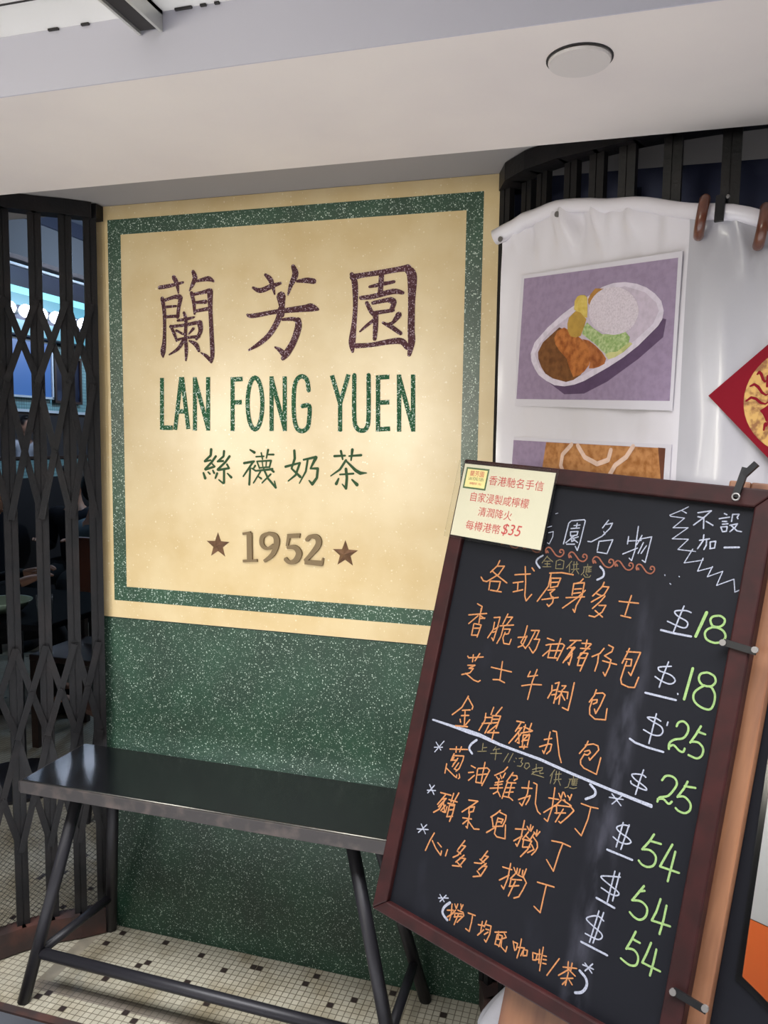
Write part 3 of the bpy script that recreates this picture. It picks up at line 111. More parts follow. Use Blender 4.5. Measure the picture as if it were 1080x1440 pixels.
SIGN_WRITING = {
"large_lettering": {
"p": "-12213,19135,110 -12174,19139,111 -12121,19143,112 -12058,19149,113 -11987,19156,112 -11913,19166,110 -11826,19180,103 -11723,19197,93 -11620,19216,82 -11530,19232,72 -11467,19243,65;-11761,19394,131 -11747,19372,132 -11727,19341,135 -11704,19304,137 -11682,19263,137 -11664,19220,131 -11651,19169,118 -11640,19110,98 -11631,19050,77 -11624,18998,57 -11618,18961,44;-11158,19516,108 -11148,19492,116 -11132,19460,127 -11115,19422,138 -11103,19382,148 -11099,19344,152 -11107,19307,149 -11124,19268,142 -11145,19229,131 -11167,19192,120 -11187,19157,109 -11205,19123,96 -11226,19089,81 -11245,19057,66 -11262,19031,53 -11274,19012,43;-11052,19257,65 -11017,19263,73 -10967,19273,84 -10911,19283,97 -10855,19293,109 -10809,19299,119 -10774,19304,127 -10744,19307,134 -10717,19309,140 -10691,19308,142 -10665,19303,140 -10635,19293,130 -10605,19278,113 -10576,19261,94 -10551,19245,76 -10533,19235,65;-12130,18831,121 -12121,18788,121 -12108,18729,122 -12094,18659,123 -12081,18582,122 -12072,18505,121 -12067,18426,117 -12065,18340,112 -12064,18251,106 -12065,18161,101 -12066,18073,99 -12068,17983,101 -12070,17891,104 -12074,17800,109 -12079,17715,115 -12085,17639,122 -12092,17574,132 -12101,17517,146 -12111,17466,159 -12120,17421,167 -12126,17378,166 -12129,17338,150 -12130,17302,124 -12130,17270,92 -12129,17245,64 -12128,17226,44;-12043,18785,88 -12000,18796,91 -11938,18813,94 -11867,18832,98 -11799,18848,103 -11743,18859,109 -11700,18863,117 -11661,18862,127 -11629,18859,138 -11602,18855,147 -11583,18853,153;-11546,18830,131 -11555,18796,128 -11568,18748,123 -11583,18691,118 -11598,18632,113 -11611,18576,109 -11621,18519,106 -11631,18457,104 -11639,18397,102 -11646,18345,100 -11651,18309,99;-11996,18600,77 -11697,18611,66;-12012,18331,88 -11626,18340,88;-11213,18946,109 -11203,18911,109 -11188,18863,110 -11171,18806,111 -11155,18746,111 -11143,18688,109 -11135,18626,104 -11130,18557,96 -11126,18489,88 -11123,18430,81 -11121,18389,76;-11177,18902,87 -11140,18908,88 -11088,18916,89 -11027,18925,91 -10965,18935,94 -10909,18944,97 -10855,18954,103 -10799,18964,110 -10745,18973,118 -10700,18982,125 -10667,18988,129;-10643,18966,183 -10643,18899,175 -10642,18805,163 -10641,18695,150 -10639,18576,138 -10635,18458,130 -10630,18337,126 -10624,18207,126 -10617,18074,127 -10610,17943,129 -10604,17820,130 -10599,17701,131 -10593,17584,133 -10587,17472,135 -10584,17371,134 -10584,17286,130 -10589,17217,120 -10597,17163,106 -10607,17120,90 -10616,17087,75 -10622,17061,65;-10622,17094,109 -10643,17114,108 -10673,17143,108 -10708,17176,107 -10745,17208,104 -10779,17236,98 -10813,17258,87 -10849,17279,73 -10885,17298,57 -10915,17313,42 -10936,17324,33;-11082,18686,76 -10778,18696,119;-11108,18452,87 -10719,18503,108;-11652,18216,66 -11615,18220,70 -11562,18226,76 -11500,18232,82 -11437,18239,86 -11380,18247,87 -11326,18256,84 -11268,18266,77 -11214,18277,68 -11167,18286,60 -11135,18293,54;-11452,18421,87 -11443,18397,91 -11429,18366,96 -11414,18327,102 -11401,18280,107 -11393,18226,109 -11392,18162,109 -11396,18087,106 -11402,18007,103 -11407,17923,100 -11410,17840,99 -11407,17754,100 -11403,17663,105 -11397,17572,109 -11392,17485,111 -11390,17408,110 -11391,17338,102 -11394,17271,90 -11399,17212,76 -11403,17163,63 -11405,17127,55;-11866,18067,88 -11850,18037,90 -11828,17994,94 -11803,17944,97 -11778,17893,99 -11757,17848,99 -11739,17806,95 -11722,17763,87 -11706,17722,79 -11694,17687,71 -11684,17663,66;-11878,18057,88 -11816,18060,88 -11728,18066,87 -11626,18072,86 -11523,18079,86 -11431,18087,87 -11347,18098,91 -11261,18110,95 -11180,18123,101 -11112,18134,106 -11063,18141,109;-10965,18128,174 -10960,18099,168 -10951,18057,160 -10943,18009,150 -10938,17960,140 -10943,17914,131 -10960,17868,121 -10988,17819,111 -11019,17772,101 -11048,17731,93 -11067,17703,87;-11696,17685,77 -11651,17693,77 -11588,17705,76 -11514,17718,75 -11436,17731,75 -11361,17742,77 -11284,17749,80 -11199,17755,85 -11115,17759,90 -11044,17762,95 -10993,17765,98;-11693,17944,77 -11484,17841,66;-11162,17984,87 -11311,17837,44;-11461,17690,110 -11483,17657,109 -11513,17610,108 -11550,17556,107 -11592,17502,104 -11637,17456,99 -11692,17415,90 -11758,17376,78 -11826,17340,64 -11885,17309,52 -11926,17288,44;-11289,17654,55 -11260,17641,67 -11220,17624,86 -11173,17603,105 -11129,17579,122 -11093,17553,131 -11066,17520,129 -11043,17480,120 -11024,17439,107 -11008,17404,95 -10997,17379,87;-9358,19013,74 -9330,18999,84 -9292,18978,97 -9247,18955,113 -9196,18938,126 -9142,18932,136 -9083,18940,140 -9018,18958,143 -8950,18982,143 -8882,19007,140 -8820,19027,135 -8759,19044,126 -8697,19061,112 -8638,19077,96 -8589,19090,83 -8554,19099,73;-8994,19334,86 -8973,19317,96 -8942,19293,111 -8908,19264,128 -8874,19231,141 -8847,19196,147 -8826,19156,144 -8808,19111,135 -8792,19064,123 -8779,19018,110 -8766,18977,98 -8755,18939,88 -8746,18902,76 -8738,18868,65 -8731,18840,56 -8726,18819,49;-8199,19511,121 -8187,19485,132 -8168,19448,147 -8148,19404,164 -8134,19356,177 -8133,19307,182 -8147,19255,178 -8173,19199,167 -8205,19140,153 -8237,19082,137 -8263,19028,122 -8283,18974,107 -8302,18919,90 -8318,18867,73 -8332,18824,59 -8341,18792,49;-8080,19127,73 -8043,19129,84 -7991,19133,100 -7932,19137,118 -7872,19139,134 -7819,19139,145 -7771,19135,150 -7722,19128,150 -7677,19119,148 -7639,19112,146 -7612,19107,145;-8540,18752,269 -8536,18711,253 -8530,18653,228 -8523,18586,202 -8517,18520,177 -8513,18463,159 -8511,18416,150 -8511,18370,147 -8511,18329,146 -8512,18296,147 -8513,18271,147;-9523,18303,75 -9509,18297,82 -9495,18287,93 -9470,18278,106 -9428,18272,117 -9360,18273,124 -9259,18284,126 -9132,18301,124 -8988,18322,121 -8836,18343,120 -8686,18361,123 -8525,18375,131 -8349,18388,143 -8173,18400,157 -8016,18410,171 -7894,18418,182 -7815,18425,194 -7768,18431,207 -7740,18435,218 -7717,18437,223 -7686,18435,218 -7643,18428,198 -7597,18416,166 -7554,18402,129 -7517,18390,95 -7491,18381,73;-8553,18417,172 -8561,18379,172 -8571,18326,173 -8585,18263,174 -8605,18196,174 -8632,18130,172 -8669,18061,169 -8714,17987,164 -8765,17911,159 -8819,17838,153 -8873,17774,148 -8929,17717,144 -8987,17667,141 -9048,17621,137 -9109,17578,132 -9171,17537,124 -9238,17496,112 -9310,17456,96 -9381,17419,80 -9442,17389,65 -9485,17367,55;-8499,18150,74 -8453,18152,79 -8387,18156,87 -8312,18158,95 -8240,18158,104 -8181,18153,110 -8137,18140,114 -8099,18120,117 -8068,18098,119 -8042,18078,121 -8023,18064,122;-8050,18113,171 -8048,18090,175 -8043,18058,180 -8040,18019,187 -8041,17973,192 -8049,17921,195 -8066,17859,195 -8089,17787,192 -8117,17710,188 -8148,17634,185 -8180,17564,184 -8214,17500,186 -8253,17438,191 -8292,17379,196 -8331,17325,199 -8364,17278,197 -8394,17238,186 -8423,17203,170 -8448,17174,151 -8469,17151,135 -8484,17134,123;-8444,17231,172 -8462,17248,166 -8488,17274,157 -8518,17302,147 -8549,17331,135 -8578,17354,123 -8607,17374,109 -8638,17392,92 -8668,17407,75 -8694,17420,60 -8712,17430,49;-6569,19236,119 -6556,19209,127 -6536,19175,138 -6514,19130,151 -6494,19073,161 -6479,18999,166 -6470,18903,164 -6464,18786,156 -6460,18658,146 -6459,18532,136 -6460,18417,131 -6463,18315,130 -6469,18220,131 -6476,18128,133 -6484,18039,138 -6493,17950,143 -6502,17860,153 -6513,17770,167 -6524,17682,182 -6533,17601,191 -6539,17528,192 -6539,17463,178 -6536,17404,155 -6531,17353,127 -6526,17311,101 -6523,17280,84;-6543,19165,166 -6501,19171,161 -6442,19179,152 -6371,19189,143 -6296,19199,135 -6220,19208,130 -6143,19216,129 -6062,19223,132 -5978,19230,135 -5890,19238,139 -5800,19246,141 -5703,19257,141 -5599,19270,139 -5494,19282,138 -5396,19294,137 -5314,19303,140 -5247,19311,147 -5189,19316,157 -5141,19320,169 -5102,19324,179 -5073,19326,186;-5073,19281,186 -5056,19266,198 -5031,19250,216 -5003,19224,234 -4979,19182,249 -4962,19117,256 -4955,19021,250 -4954,18899,235 -4957,18761,216 -4961,18618,198 -4962,18480,186 -4963,18339,182 -4963,18190,182 -4964,18042,184 -4963,17906,186 -4962,17792,187 -4959,17708,188 -4953,17646,191 -4947,17596,193 -4944,17548,193 -4945,17493,187 -4952,17425,175 -4964,17350,157 -4978,17278,136 -4991,17215,118 -5000,17171,106;-6424,17419,132 -6371,17421,129 -6297,17422,126 -6209,17424,122 -6116,17428,119 -6023,17435,119 -5927,17446,121 -5824,17462,125 -5718,17480,131 -5618,17495,137 -5530,17506,142 -5452,17513,147 -5382,17520,153 -5318,17523,159 -5262,17521,163 -5212,17510,165 -5169,17487,162 -5133,17453,157 -5104,17415,151 -5081,17380,145 -5064,17357,141;-5763,19222,141 -5793,18694,141;-6079,18902,71 -6042,18908,77 -5990,18916,85 -5929,18926,95 -5863,18937,102 -5796,18948,106 -5722,18959,104 -5638,18971,99 -5554,18983,93 -5481,18993,86 -5431,19001,82;-6312,18633,107 -6272,18634,110 -6217,18636,115 -6150,18639,121 -6073,18645,126 -5989,18655,130 -5891,18674,134 -5775,18699,138 -5656,18726,141 -5544,18748,142 -5451,18761,141 -5378,18761,134 -5316,18752,124 -5266,18738,112 -5226,18725,101 -5196,18717,93;-6149,18499,107 -6133,18468,109 -6109,18424,112 -6083,18373,116 -6056,18325,118 -6034,18286,118 -6015,18258,116 -5998,18235,110 -5982,18216,104 -5968,18202,98 -5959,18191,95;-5987,18493,95 -5570,18559,118;-5521,18546,164 -5505,18541,161 -5481,18537,157 -5454,18529,151 -5433,18517,146 -5423,18496,141 -5427,18462,136 -5442,18416,130 -5462,18366,125 -5480,18322,121 -5493,18291,118;-5959,18237,107 -5444,18290,94;-5909,18212,142 -5908,18176,143 -5907,18124,144 -5906,18064,145 -5905,17998,144 -5906,17934,142 -5908,17863,137 -5913,17782,129 -5918,17702,120 -5923,17633,112 -5926,17585,107;-5932,18074,95 -5959,18056,94 -5997,18031,92 -6041,18002,90 -6087,17970,87 -6129,17940,83 -6172,17907,77 -6218,17871,69 -6262,17835,60 -6300,17803,53 -6327,17781,48;-5296,18170,164 -5316,18143,154 -5345,18104,138 -5378,18061,120 -5411,18020,105 -5439,17990,94 -5463,17972,90 -5486,17961,89 -5507,17954,91 -5524,17950,93 -5536,17946,94;-5709,17986,71 -5679,17972,78 -5637,17953,89 -5588,17929,101 -5536,17903,111 -5486,17876,118 -5434,17843,119 -5377,17804,117 -5321,17765,112 -5273,17731,108 -5239,17707,106"
},
"small_lettering": {
"d": "-10644,14670,83 -10659,14503,71 -10847,14345,60;-10847,14333,60 -10660,14372,52;-10500,14483,71 -10634,14313,67 -10835,14118,67;-10822,14106,67 -10542,14197,67;-10608,14266,48 -10542,14197,60;-10248,14629,71 -10262,14487,66 -10448,14341,52;-10448,14341,59 -10276,14357,59;-10079,14491,71 -10211,14323,66 -10450,14115,67;-10423,14104,67 -10107,14159,66;-10159,14265,59 -10093,14160,59;-10890,14009,60 -10838,13867,84;-10743,14037,48 -10690,13990,60;-10596,14088,52 -10556,14018,67;-10464,14008,71 -10518,13875,52;-10251,14132,66 -10254,13752,71;-10280,13739,59 -10412,13831,43;-10147,14016,43 -10029,13912,76;-9455,14678,47 -9327,14610,82;-9637,14311,71 -9340,14365,66;-9366,14352,66 -9664,13946,47;-9456,14175,59 -9483,13727,66;-9302,14249,59 -9366,14153,47;-9405,14176,42 -9289,14108,52;-9275,14495,47 -9045,14511,47;-9122,14602,47 -9084,14428,42;-8918,14687,65 -8969,14466,42;-8918,14560,47 -8754,14563,58;-9250,14367,47 -9174,14181,47;-9250,14367,47 -8830,14399,56 -8880,14212,47;-9173,14193,47 -8880,14223,47;-9097,14370,37 -9071,14207,37;-8969,14384,37 -8982,14209,37;-9289,14108,52 -8791,14167,70;-9148,14088,51 -9354,13778,42;-9199,13947,42 -9123,13902,61;-9046,14161,61 -8918,13907,61 -8690,13669,70;-8690,13669,56 -8728,13843,35;-8842,14026,56 -9097,13785,42;-8855,14166,47 -8753,14098,65;-8150,14682,69 -8135,14472,74 -8228,14197,55 -7973,13979,79;-8404,14242,70 -8001,14351,55;-7988,14351,64 -8107,14026,65 -8322,13858,40;-7882,14440,54 -7525,14521,74;-7525,14508,98 -7682,14210,49;-7682,14210,49 -7470,14215,74 -7495,13968,74 -7626,13791,84 -7720,13887,40;-7762,14442,59 -7814,14132,59 -7999,13805,35;-7002,14555,68 -6705,14573,54;-6822,14692,68 -6769,14475,49;-6502,14734,82 -6537,14455,44;-6590,14563,49 -6258,14594,68;-6678,14452,68 -6844,14205,63 -7102,14027,34;-6678,14440,49 -6406,14191,87 -6278,14122,97 -6100,14131,29;-6843,14071,49 -6469,14105,58;-6676,14221,83 -6648,13991,73 -6671,13709,78;-6684,13721,63 -6775,13816,34;-6880,13960,49 -6944,13823,88;-6506,13946,44 -6364,13816,97"
},
"latin_lettering": {
"D": "-12171,16649,128 -12192,15205,129;-12191,15257,129 -11845,15260,128;-11770,15202,128 -11560,16666,127;-11535,16665,127 -11352,15228,127;-11713,15717,128 -11430,15718,127;-11146,15186,127 -11131,16662,126;-11131,16611,126 -10735,15248,126;-10723,16658,126 -10735,15190,126;-9975,16651,124 -9983,15183,125;-9976,16587,124 -9674,16598,124;-9979,15959,125 -9700,15973,124;-8815,15195,123 -8815,16661,122;-8815,16591,122 -8429,15269,123;-8432,16657,122 -8429,15199,123;-6856,15972,120 -6849,15201,120;-7090,16672,120 -6856,15938,120;-6629,16688,119 -6856,15938,120;-5824,16659,118 -5805,15212,118;-5824,16605,118 -5520,16616,117;-5815,15958,118 -5510,15971,117;-5805,15273,118 -5478,15290,118;-5237,15218,117 -5261,16673,117;-5260,16607,117 -4867,15289,117;-4892,16670,116 -4866,15221,117;-9305,16630,123 -9295,16627,123 -9282,16622,123 -9267,16616,123 -9251,16608,123 -9237,16596,123 -9224,16581,123 -9212,16564,123 -9200,16544,123 -9188,16522,123 -9177,16497,123 -9166,16471,123 -9156,16442,123 -9146,16411,123 -9137,16378,123 -9128,16344,123 -9121,16309,123 -9114,16271,123 -9108,16232,123 -9102,16192,123 -9098,16151,123 -9094,16110,123 -9091,16067,123 -9089,16024,123 -9088,15980,123 -9087,15937,123 -9088,15894,123 -9089,15851,123 -9091,15807,123 -9094,15764,123 -9098,15723,123 -9103,15682,123 -9108,15642,124 -9115,15603,124 -9122,15565,124 -9129,15529,124 -9138,15495,124 -9147,15462,124 -9157,15430,124 -9167,15401,124 -9178,15374,124 -9189,15350,124 -9201,15327,124 -9214,15307,124 -9227,15290,124 -9239,15275,124 -9253,15262,124 -9266,15253,124 -9280,15246,124 -9294,15241,124 -9307,15240,124 -9321,15241,124 -9335,15245,124 -9349,15252,124 -9362,15261,124 -9376,15273,124 -9388,15288,124 -9401,15306,124 -9414,15326,124 -9426,15348,124 -9437,15372,124 -9448,15399,124 -9458,15428,124 -9468,15459,124 -9477,15492,124 -9485,15527,124 -9493,15563,124 -9500,15601,124 -9506,15640,124 -9512,15681,124 -9516,15722,124 -9520,15763,124 -9523,15806,124 -9525,15850,124 -9526,15894,124 -9526,15937,124 -9526,15981,124 -9524,16024,124 -9522,16068,124 -9519,16111,124 -9515,16153,124 -9510,16193,124 -9505,16233,124 -9498,16273,124 -9491,16310,124 -9483,16346,124 -9475,16380,124 -9465,16413,124 -9455,16444,124 -9445,16473,124 -9434,16499,124 -9423,16523,124 -9411,16546,124 -9398,16565,123 -9385,16583,123 -9373,16597,123 -9358,16608,123 -9343,16617,123 -9327,16623,123 -9314,16627,123 -9305,16630,123;-7741,16284,121 -7747,16325,121 -7755,16384,121 -7764,16451,121 -7778,16513,121 -7795,16561,121 -7819,16595,121 -7849,16621,121 -7881,16639,121 -7915,16650,121 -7946,16653,121 -7978,16646,121 -8010,16632,121 -8043,16610,121 -8072,16580,121 -8097,16543,121 -8117,16502,121 -8133,16456,121 -8146,16401,121 -8156,16334,122 -8164,16251,122 -8169,16143,122 -8172,16010,122 -8172,15869,122 -8169,15735,122 -8162,15623,122 -8152,15532,122 -8138,15455,122 -8121,15389,122 -8100,15333,122 -8077,15287,122 -8050,15251,122 -8018,15226,122 -7984,15211,122 -7950,15204,122 -7917,15204,122 -7885,15211,122 -7851,15226,122 -7819,15249,122 -7790,15277,122 -7767,15310,121 -7750,15349,121 -7739,15395,121 -7732,15445,121 -7727,15499,121 -7723,15555,121 -7717,15618,121 -7711,15690,121 -7708,15762,121 -7711,15824,121 -7724,15868,121 -7754,15888,121 -7798,15890,121 -7847,15883,121 -7890,15873,121 -7920,15868,121;-6470,16666,119 -6469,16503,119 -6469,16265,119 -6468,15998,119 -6465,15748,119 -6458,15562,119 -6446,15450,119 -6432,15381,119 -6414,15342,119 -6395,15315,119 -6375,15288,119 -6353,15262,119 -6328,15246,119 -6302,15238,119 -6276,15235,119 -6251,15235,119 -6225,15235,119 -6199,15239,119 -6173,15247,119 -6149,15264,119 -6129,15290,119 -6111,15318,119 -6096,15344,119 -6084,15384,119 -6074,15453,119 -6067,15564,119 -6066,15749,118 -6068,15997,118 -6073,16263,118 -6078,16500,118 -6081,16662,118"
},
"numeral1": {
"b": "-9467,12398,157 -9455,11604,158;-9669,12358,70 -9429,12404,70;-9662,11596,70 -9229,11639,70"
},
"numeral2": {
"b": "-8881,12413,87 -8910,12400,92 -8952,12384,100 -8998,12363,109 -9041,12338,116 -9071,12307,122 -9088,12269,125 -9098,12222,126 -9100,12172,126 -9096,12126,125 -9085,12087,122 -9065,12056,116 -9037,12029,108 -9002,12006,99 -8965,11991,91 -8929,11986,87 -8890,11994,87 -8846,12015,91 -8803,12042,96 -8766,12067,101 -8740,12083,104;-8881,12413,87 -8853,12406,96 -8812,12398,109 -8767,12386,123 -8724,12370,137 -8693,12348,147 -8672,12319,154 -8656,12285,160 -8646,12246,163 -8642,12202,165 -8645,12154,164 -8656,12097,161 -8674,12033,155 -8698,11965,148 -8728,11899,139 -8763,11841,130 -8810,11789,120 -8869,11739,108 -8931,11694,96 -8986,11656,86 -9024,11629,78"
},
"numeral3": {
"b": "-8332,12361,112 -7971,12391,120;-8286,12367,95 -8341,12082,69;-7971,12447,34 -7989,12326,34;-8341,12048,78 -8307,12052,86 -8259,12060,99 -8204,12066,113 -8151,12068,126 -8108,12060,138 -8073,12040,147 -8041,12012,156 -8015,11979,163 -7996,11942,169 -7987,11906,172 -7991,11867,172 -8006,11822,170 -8028,11778,167 -8055,11737,161 -8084,11705,155 -8116,11681,146 -8155,11663,134 -8196,11650,121 -8235,11643,110 -8270,11642,104 -8299,11651,103 -8327,11671,106 -8352,11695,112 -8372,11717,118 -8387,11731,121"
},
"numeral4": {
"b": "-7763,12277,111 -7752,12292,109 -7739,12314,105 -7721,12339,102 -7699,12361,101 -7672,12376,102 -7635,12383,109 -7590,12388,121 -7542,12387,133 -7499,12380,145 -7466,12364,153 -7444,12339,158 -7427,12306,162 -7418,12265,164 -7417,12221,164 -7429,12173,162 -7457,12119,157 -7499,12058,148 -7550,11994,138 -7601,11934,128 -7646,11882,120 -7687,11837,112 -7727,11797,104 -7765,11761,97 -7797,11733,90 -7820,11712,86;-7820,11677,120 -7325,11663,145;-7290,11815,43 -7334,11619,68"
}
}
FOOD = {"curry":[["print",[[-220,18780],[4170,18460],[4112,15610],[-431,15840]]],["purple",[[-127,18700],[4082,18360],[4047,15790],[-272,15990]]],["shade",[[554,16450],[1296,16030],[1876,16020],[2500,16230],[3273,16620],[3831,16970],[3884,17290],[3695,17350],[3247,17030],[2522,16650],[1854,16430],[1134,16270]]],["plate",[[176,16990],[299,17230],[712,17510],[1160,17740],[1542,17890],[2267,18130],[2566,18160],[2860,18130],[3150,18050],[3392,17940],[3594,17800],[3752,17640],[3818,17450],[3792,17300],[3704,17190],[3256,16870],[2900,16680],[2526,16520],[1863,16280],[1582,16220],[1287,16200],[984,16240],[721,16350],[470,16490],[330,16640],[211,16820]]],["plate_in",[[312,16970],[466,17180],[870,17460],[1643,17790],[2315,18040],[2865,18050],[3357,17860],[3642,17620],[3708,17460],[3585,17240],[3172,16980],[2478,16640],[1810,16400],[1283,16300],[817,16430],[492,16650]]],["curry",[[422,17000],[571,17200],[1076,17470],[1674,17200],[2017,16890],[1986,16630],[1762,16410],[1551,16320],[1336,16290],[927,16390],[685,16510],[545,16660],[439,16850]]],["cutlet",[[931,17270],[1028,17400],[1226,17450],[1476,17320],[1674,17200],[1916,17040],[2017,16860],[2025,16690],[1986,16590],[1854,16470],[1718,16410],[1551,16380],[1415,16600],[1336,16780],[1098,16980],[967,17130]]],["crumb",[[1771,17150],[1960,17100],[2148,16980],[2333,16830],[2452,16690],[2412,16590],[2263,16540],[2127,16520],[1990,16530],[2025,16690],[2008,16860],[1894,17040]]],["fry",[[1894,17940],[1955,18030],[2087,18130],[2311,18090],[2250,17990],[2188,17930],[2056,17850],[1946,17800],[1902,17870]]],["potato",[[1516,17960],[1582,18040],[1678,18060],[1797,18040],[1867,17980],[1889,17770],[1889,17570],[1797,17590],[1696,17670],[1503,17790]]],["potato2",[[1322,17510],[1362,17640],[1551,17750],[1696,17700],[1867,17540],[1806,17380],[1722,17220],[1577,17200],[1432,17240],[1340,17370]]],["lettuce",[[1766,17250],[1806,17380],[1894,17470],[2039,17360],[2315,17190],[2579,17160],[2869,17230],[3045,17050],[3010,16930],[2891,16880],[2728,16800],[2553,16810],[2469,16770],[2311,16870],[2148,17010],[1960,17130]]],["leaf",[[2425,16770],[2553,16810],[2728,16800],[2891,16880],[3049,16960],[3115,16920],[2895,16780],[2689,16700],[2518,16670]]],["rice",[[3234,17530],[3225,17430],[3185,17340],[3119,17260],[3023,17200],[2909,17160],[2777,17140],[2632,17140],[2482,17170],[2342,17220],[2210,17290],[2096,17380],[2008,17480],[1951,17590],[1929,17700],[1942,17810],[1986,17900],[2065,17980],[2170,18040],[2293,18080],[2434,18090],[2579,18080],[2724,18050],[2860,17990],[2983,17920],[3084,17830],[3163,17730],[3216,17630]]]],"toast":[["print",[[-501,15120],[4134,14990],[4090,13260],[-602,12840]]],["purple",[[-347,15040],[3994,14920],[3994,13350],[-404,13000]]],["toast",[[782,15000],[3976,14920],[3976,14290],[3985,13450],[663,13230],[690,14480]]],["crust",[[3836,14930],[4003,14920],[3989,14290],[4003,13460],[3924,13450],[3937,14290]]]],"milk":[[[1577,14960],[1314,14740],[1270,14500],[1424,14270],[1793,14260]],[[1757,14940],[1968,14700],[2324,14570],[2619,14660],[2680,14860]],[[3243,14940],[3080,14730],[2808,14560],[2570,14210],[2443,13750]]]}
# ------------------------------------------------------------------ helpers
def lin(c):
    return tuple(((v/255)/12.92 if v/255<=.04045 else ((v/255+.055)/1.055)**2.4) for v in c)+(1.,)
def mat(name, col, rough=.5, metal=0., spec=.5, noise=None, bump=None, coat=0., emit=None, trans=0., alpha=1.):
    m=bpy.data.materials.new(name); m.use_nodes=True; nt=m.node_tree; b=nt.nodes['Principled BSDF']
    b.inputs['Base Color'].default_value=lin(col); b.inputs['Roughness'].default_value=rough
    b.inputs['Metallic'].default_value=metal; b.inputs['Specular IOR Level'].default_value=spec
    b.inputs['Coat Weight'].default_value=coat; b.inputs['Coat Roughness'].default_value=.12
    b.inputs['Transmission Weight'].default_value=trans; b.inputs['Alpha'].default_value=alpha
    if emit: b.inputs['Emission Color'].default_value=lin(emit[0]); b.inputs['Emission Strength'].default_value=emit[1]
    tc=nt.nodes.new('ShaderNodeTexCoord')
    if noise:   # (second colour, scale, lo, hi, stretch)
        col2,sc,lo,hi,st=noise
        mp=nt.nodes.new('ShaderNodeMapping'); mp.inputs['Scale'].default_value=st
        n=nt.nodes.new('ShaderNodeTexNoise'); n.inputs['Scale'].default_value=sc; n.inputs['Detail'].default_value=6
        r=nt.nodes.new('ShaderNodeMapRange'); r.inputs[1].default_value=lo; r.inputs[2].default_value=hi
        x=nt.nodes.new('ShaderNodeMix'); x.data_type='RGBA'; x.inputs[6].default_value=lin(col); x.inputs[7].default_value=lin(col2)
        L=nt.links; L.new(tc.outputs['Object'],mp.inputs[0]); L.new(mp.outputs[0],n.inputs['Vector'])
        L.new(n.outputs['Fac'],r.inputs[0]); L.new(r.outputs[0],x.inputs[0]); L.new(x.outputs[2],b.inputs['Base Color'])
    if bump:    # (scale, strength)
        n2=nt.nodes.new('ShaderNodeTexNoise'); n2.inputs['Scale'].default_value=bump[0]; n2.inputs['Detail'].default_value=4
        bp=nt.nodes.new('ShaderNodeBump'); bp.inputs['Strength'].default_value=bump[1]; bp.inputs['Distance'].default_value=.004
        nt.links.new(tc.outputs['Object'],n2.inputs['Vector']); nt.links.new(n2.outputs['Fac'],bp.inputs['Height']); nt.links.new(bp.outputs[0],b.inputs['Normal'])
    return m
def terrazzo(name, base, dark, chip, amount, scale, rough, coat=.4):
    m=mat(name, base, rough); nt=m.node_tree; L=nt.links; b=nt.nodes['Principled BSDF']
    tc=nt.nodes.new('ShaderNodeTexCoord')
    n=nt.nodes.new('ShaderNodeTexNoise'); n.inputs['Scale'].default_value=7; n.inputs['Detail'].default_value=5
    r=nt.nodes.new('ShaderNodeMapRange'); r.inputs[1].default_value=.35; r.inputs[2].default_value=.65
    x=nt.nodes.new('ShaderNodeMix'); x.data_type='RGBA'; x.inputs[6].default_value=lin(dark); x.inputs[7].default_value=lin(base)
    L.new(tc.outputs['Object'],n.inputs['Vector']); L.new(n.outputs['Fac'],r.inputs[0]); L.new(r.outputs[0],x.inputs[0])
    prev=x.outputs[2]
    for sc,am in ((scale,amount),(scale*1.9,amount*.8)):
        v=nt.nodes.new('ShaderNodeTexVoronoi'); v.inputs['Scale'].default_value=sc
        sx=nt.nodes.new('ShaderNodeSeparateColor'); g=nt.nodes.new('ShaderNodeMath'); g.operation='GREATER_THAN'; g.inputs[1].default_value=1-am
        d=nt.nodes.new('ShaderNodeMath'); d.operation='LESS_THAN'; d.inputs[1].default_value=.42
        mu=nt.nodes.new('ShaderNodeMath'); mu.operation='MULTIPLY'
        mu2=nt.nodes.new('ShaderNodeMath'); mu2.operation='MULTIPLY'
        y=nt.nodes.new('ShaderNodeMix'); y.data_type='RGBA'; y.inputs[7].default_value=lin(chip)
        L.new(tc.outputs['Object'],v.inputs['Vector']); L.new(v.outputs['Color'],sx.inputs[0]); L.new(sx.outputs[0],g.inputs[0])
        L.new(v.outputs['Distance'],d.inputs[0]); L.new(g.outputs[0],mu.inputs[0]); L.new(d.outputs[0],mu.inputs[1])
        L.new(mu.outputs[0],mu2.inputs[0]); L.new(sx.outputs[1],mu2.inputs[1])
        L.new(mu2.outputs[0],y.inputs[0]); L.new(prev,y.inputs[6]); prev=y.outputs[2]
    L.new(prev,b.inputs['Base Color']); b.inputs['Coat Weight'].default_value=coat; b.inputs['Coat Roughness'].default_value=.27
    n3=nt.nodes.new('ShaderNodeTexNoise'); n3.inputs['Scale'].default_value=9
    bp=nt.nodes.new('ShaderNodeBump'); bp.inputs['Strength'].default_value=.25; bp.inputs['Distance'].default_value=.004
    L.new(tc.outputs['Object'],n3.inputs['Vector']); L.new(n3.outputs['Fac'],bp.inputs['Height']); L.new(bp.outputs[0],b.inputs['Normal'])
    return m
V=Vector
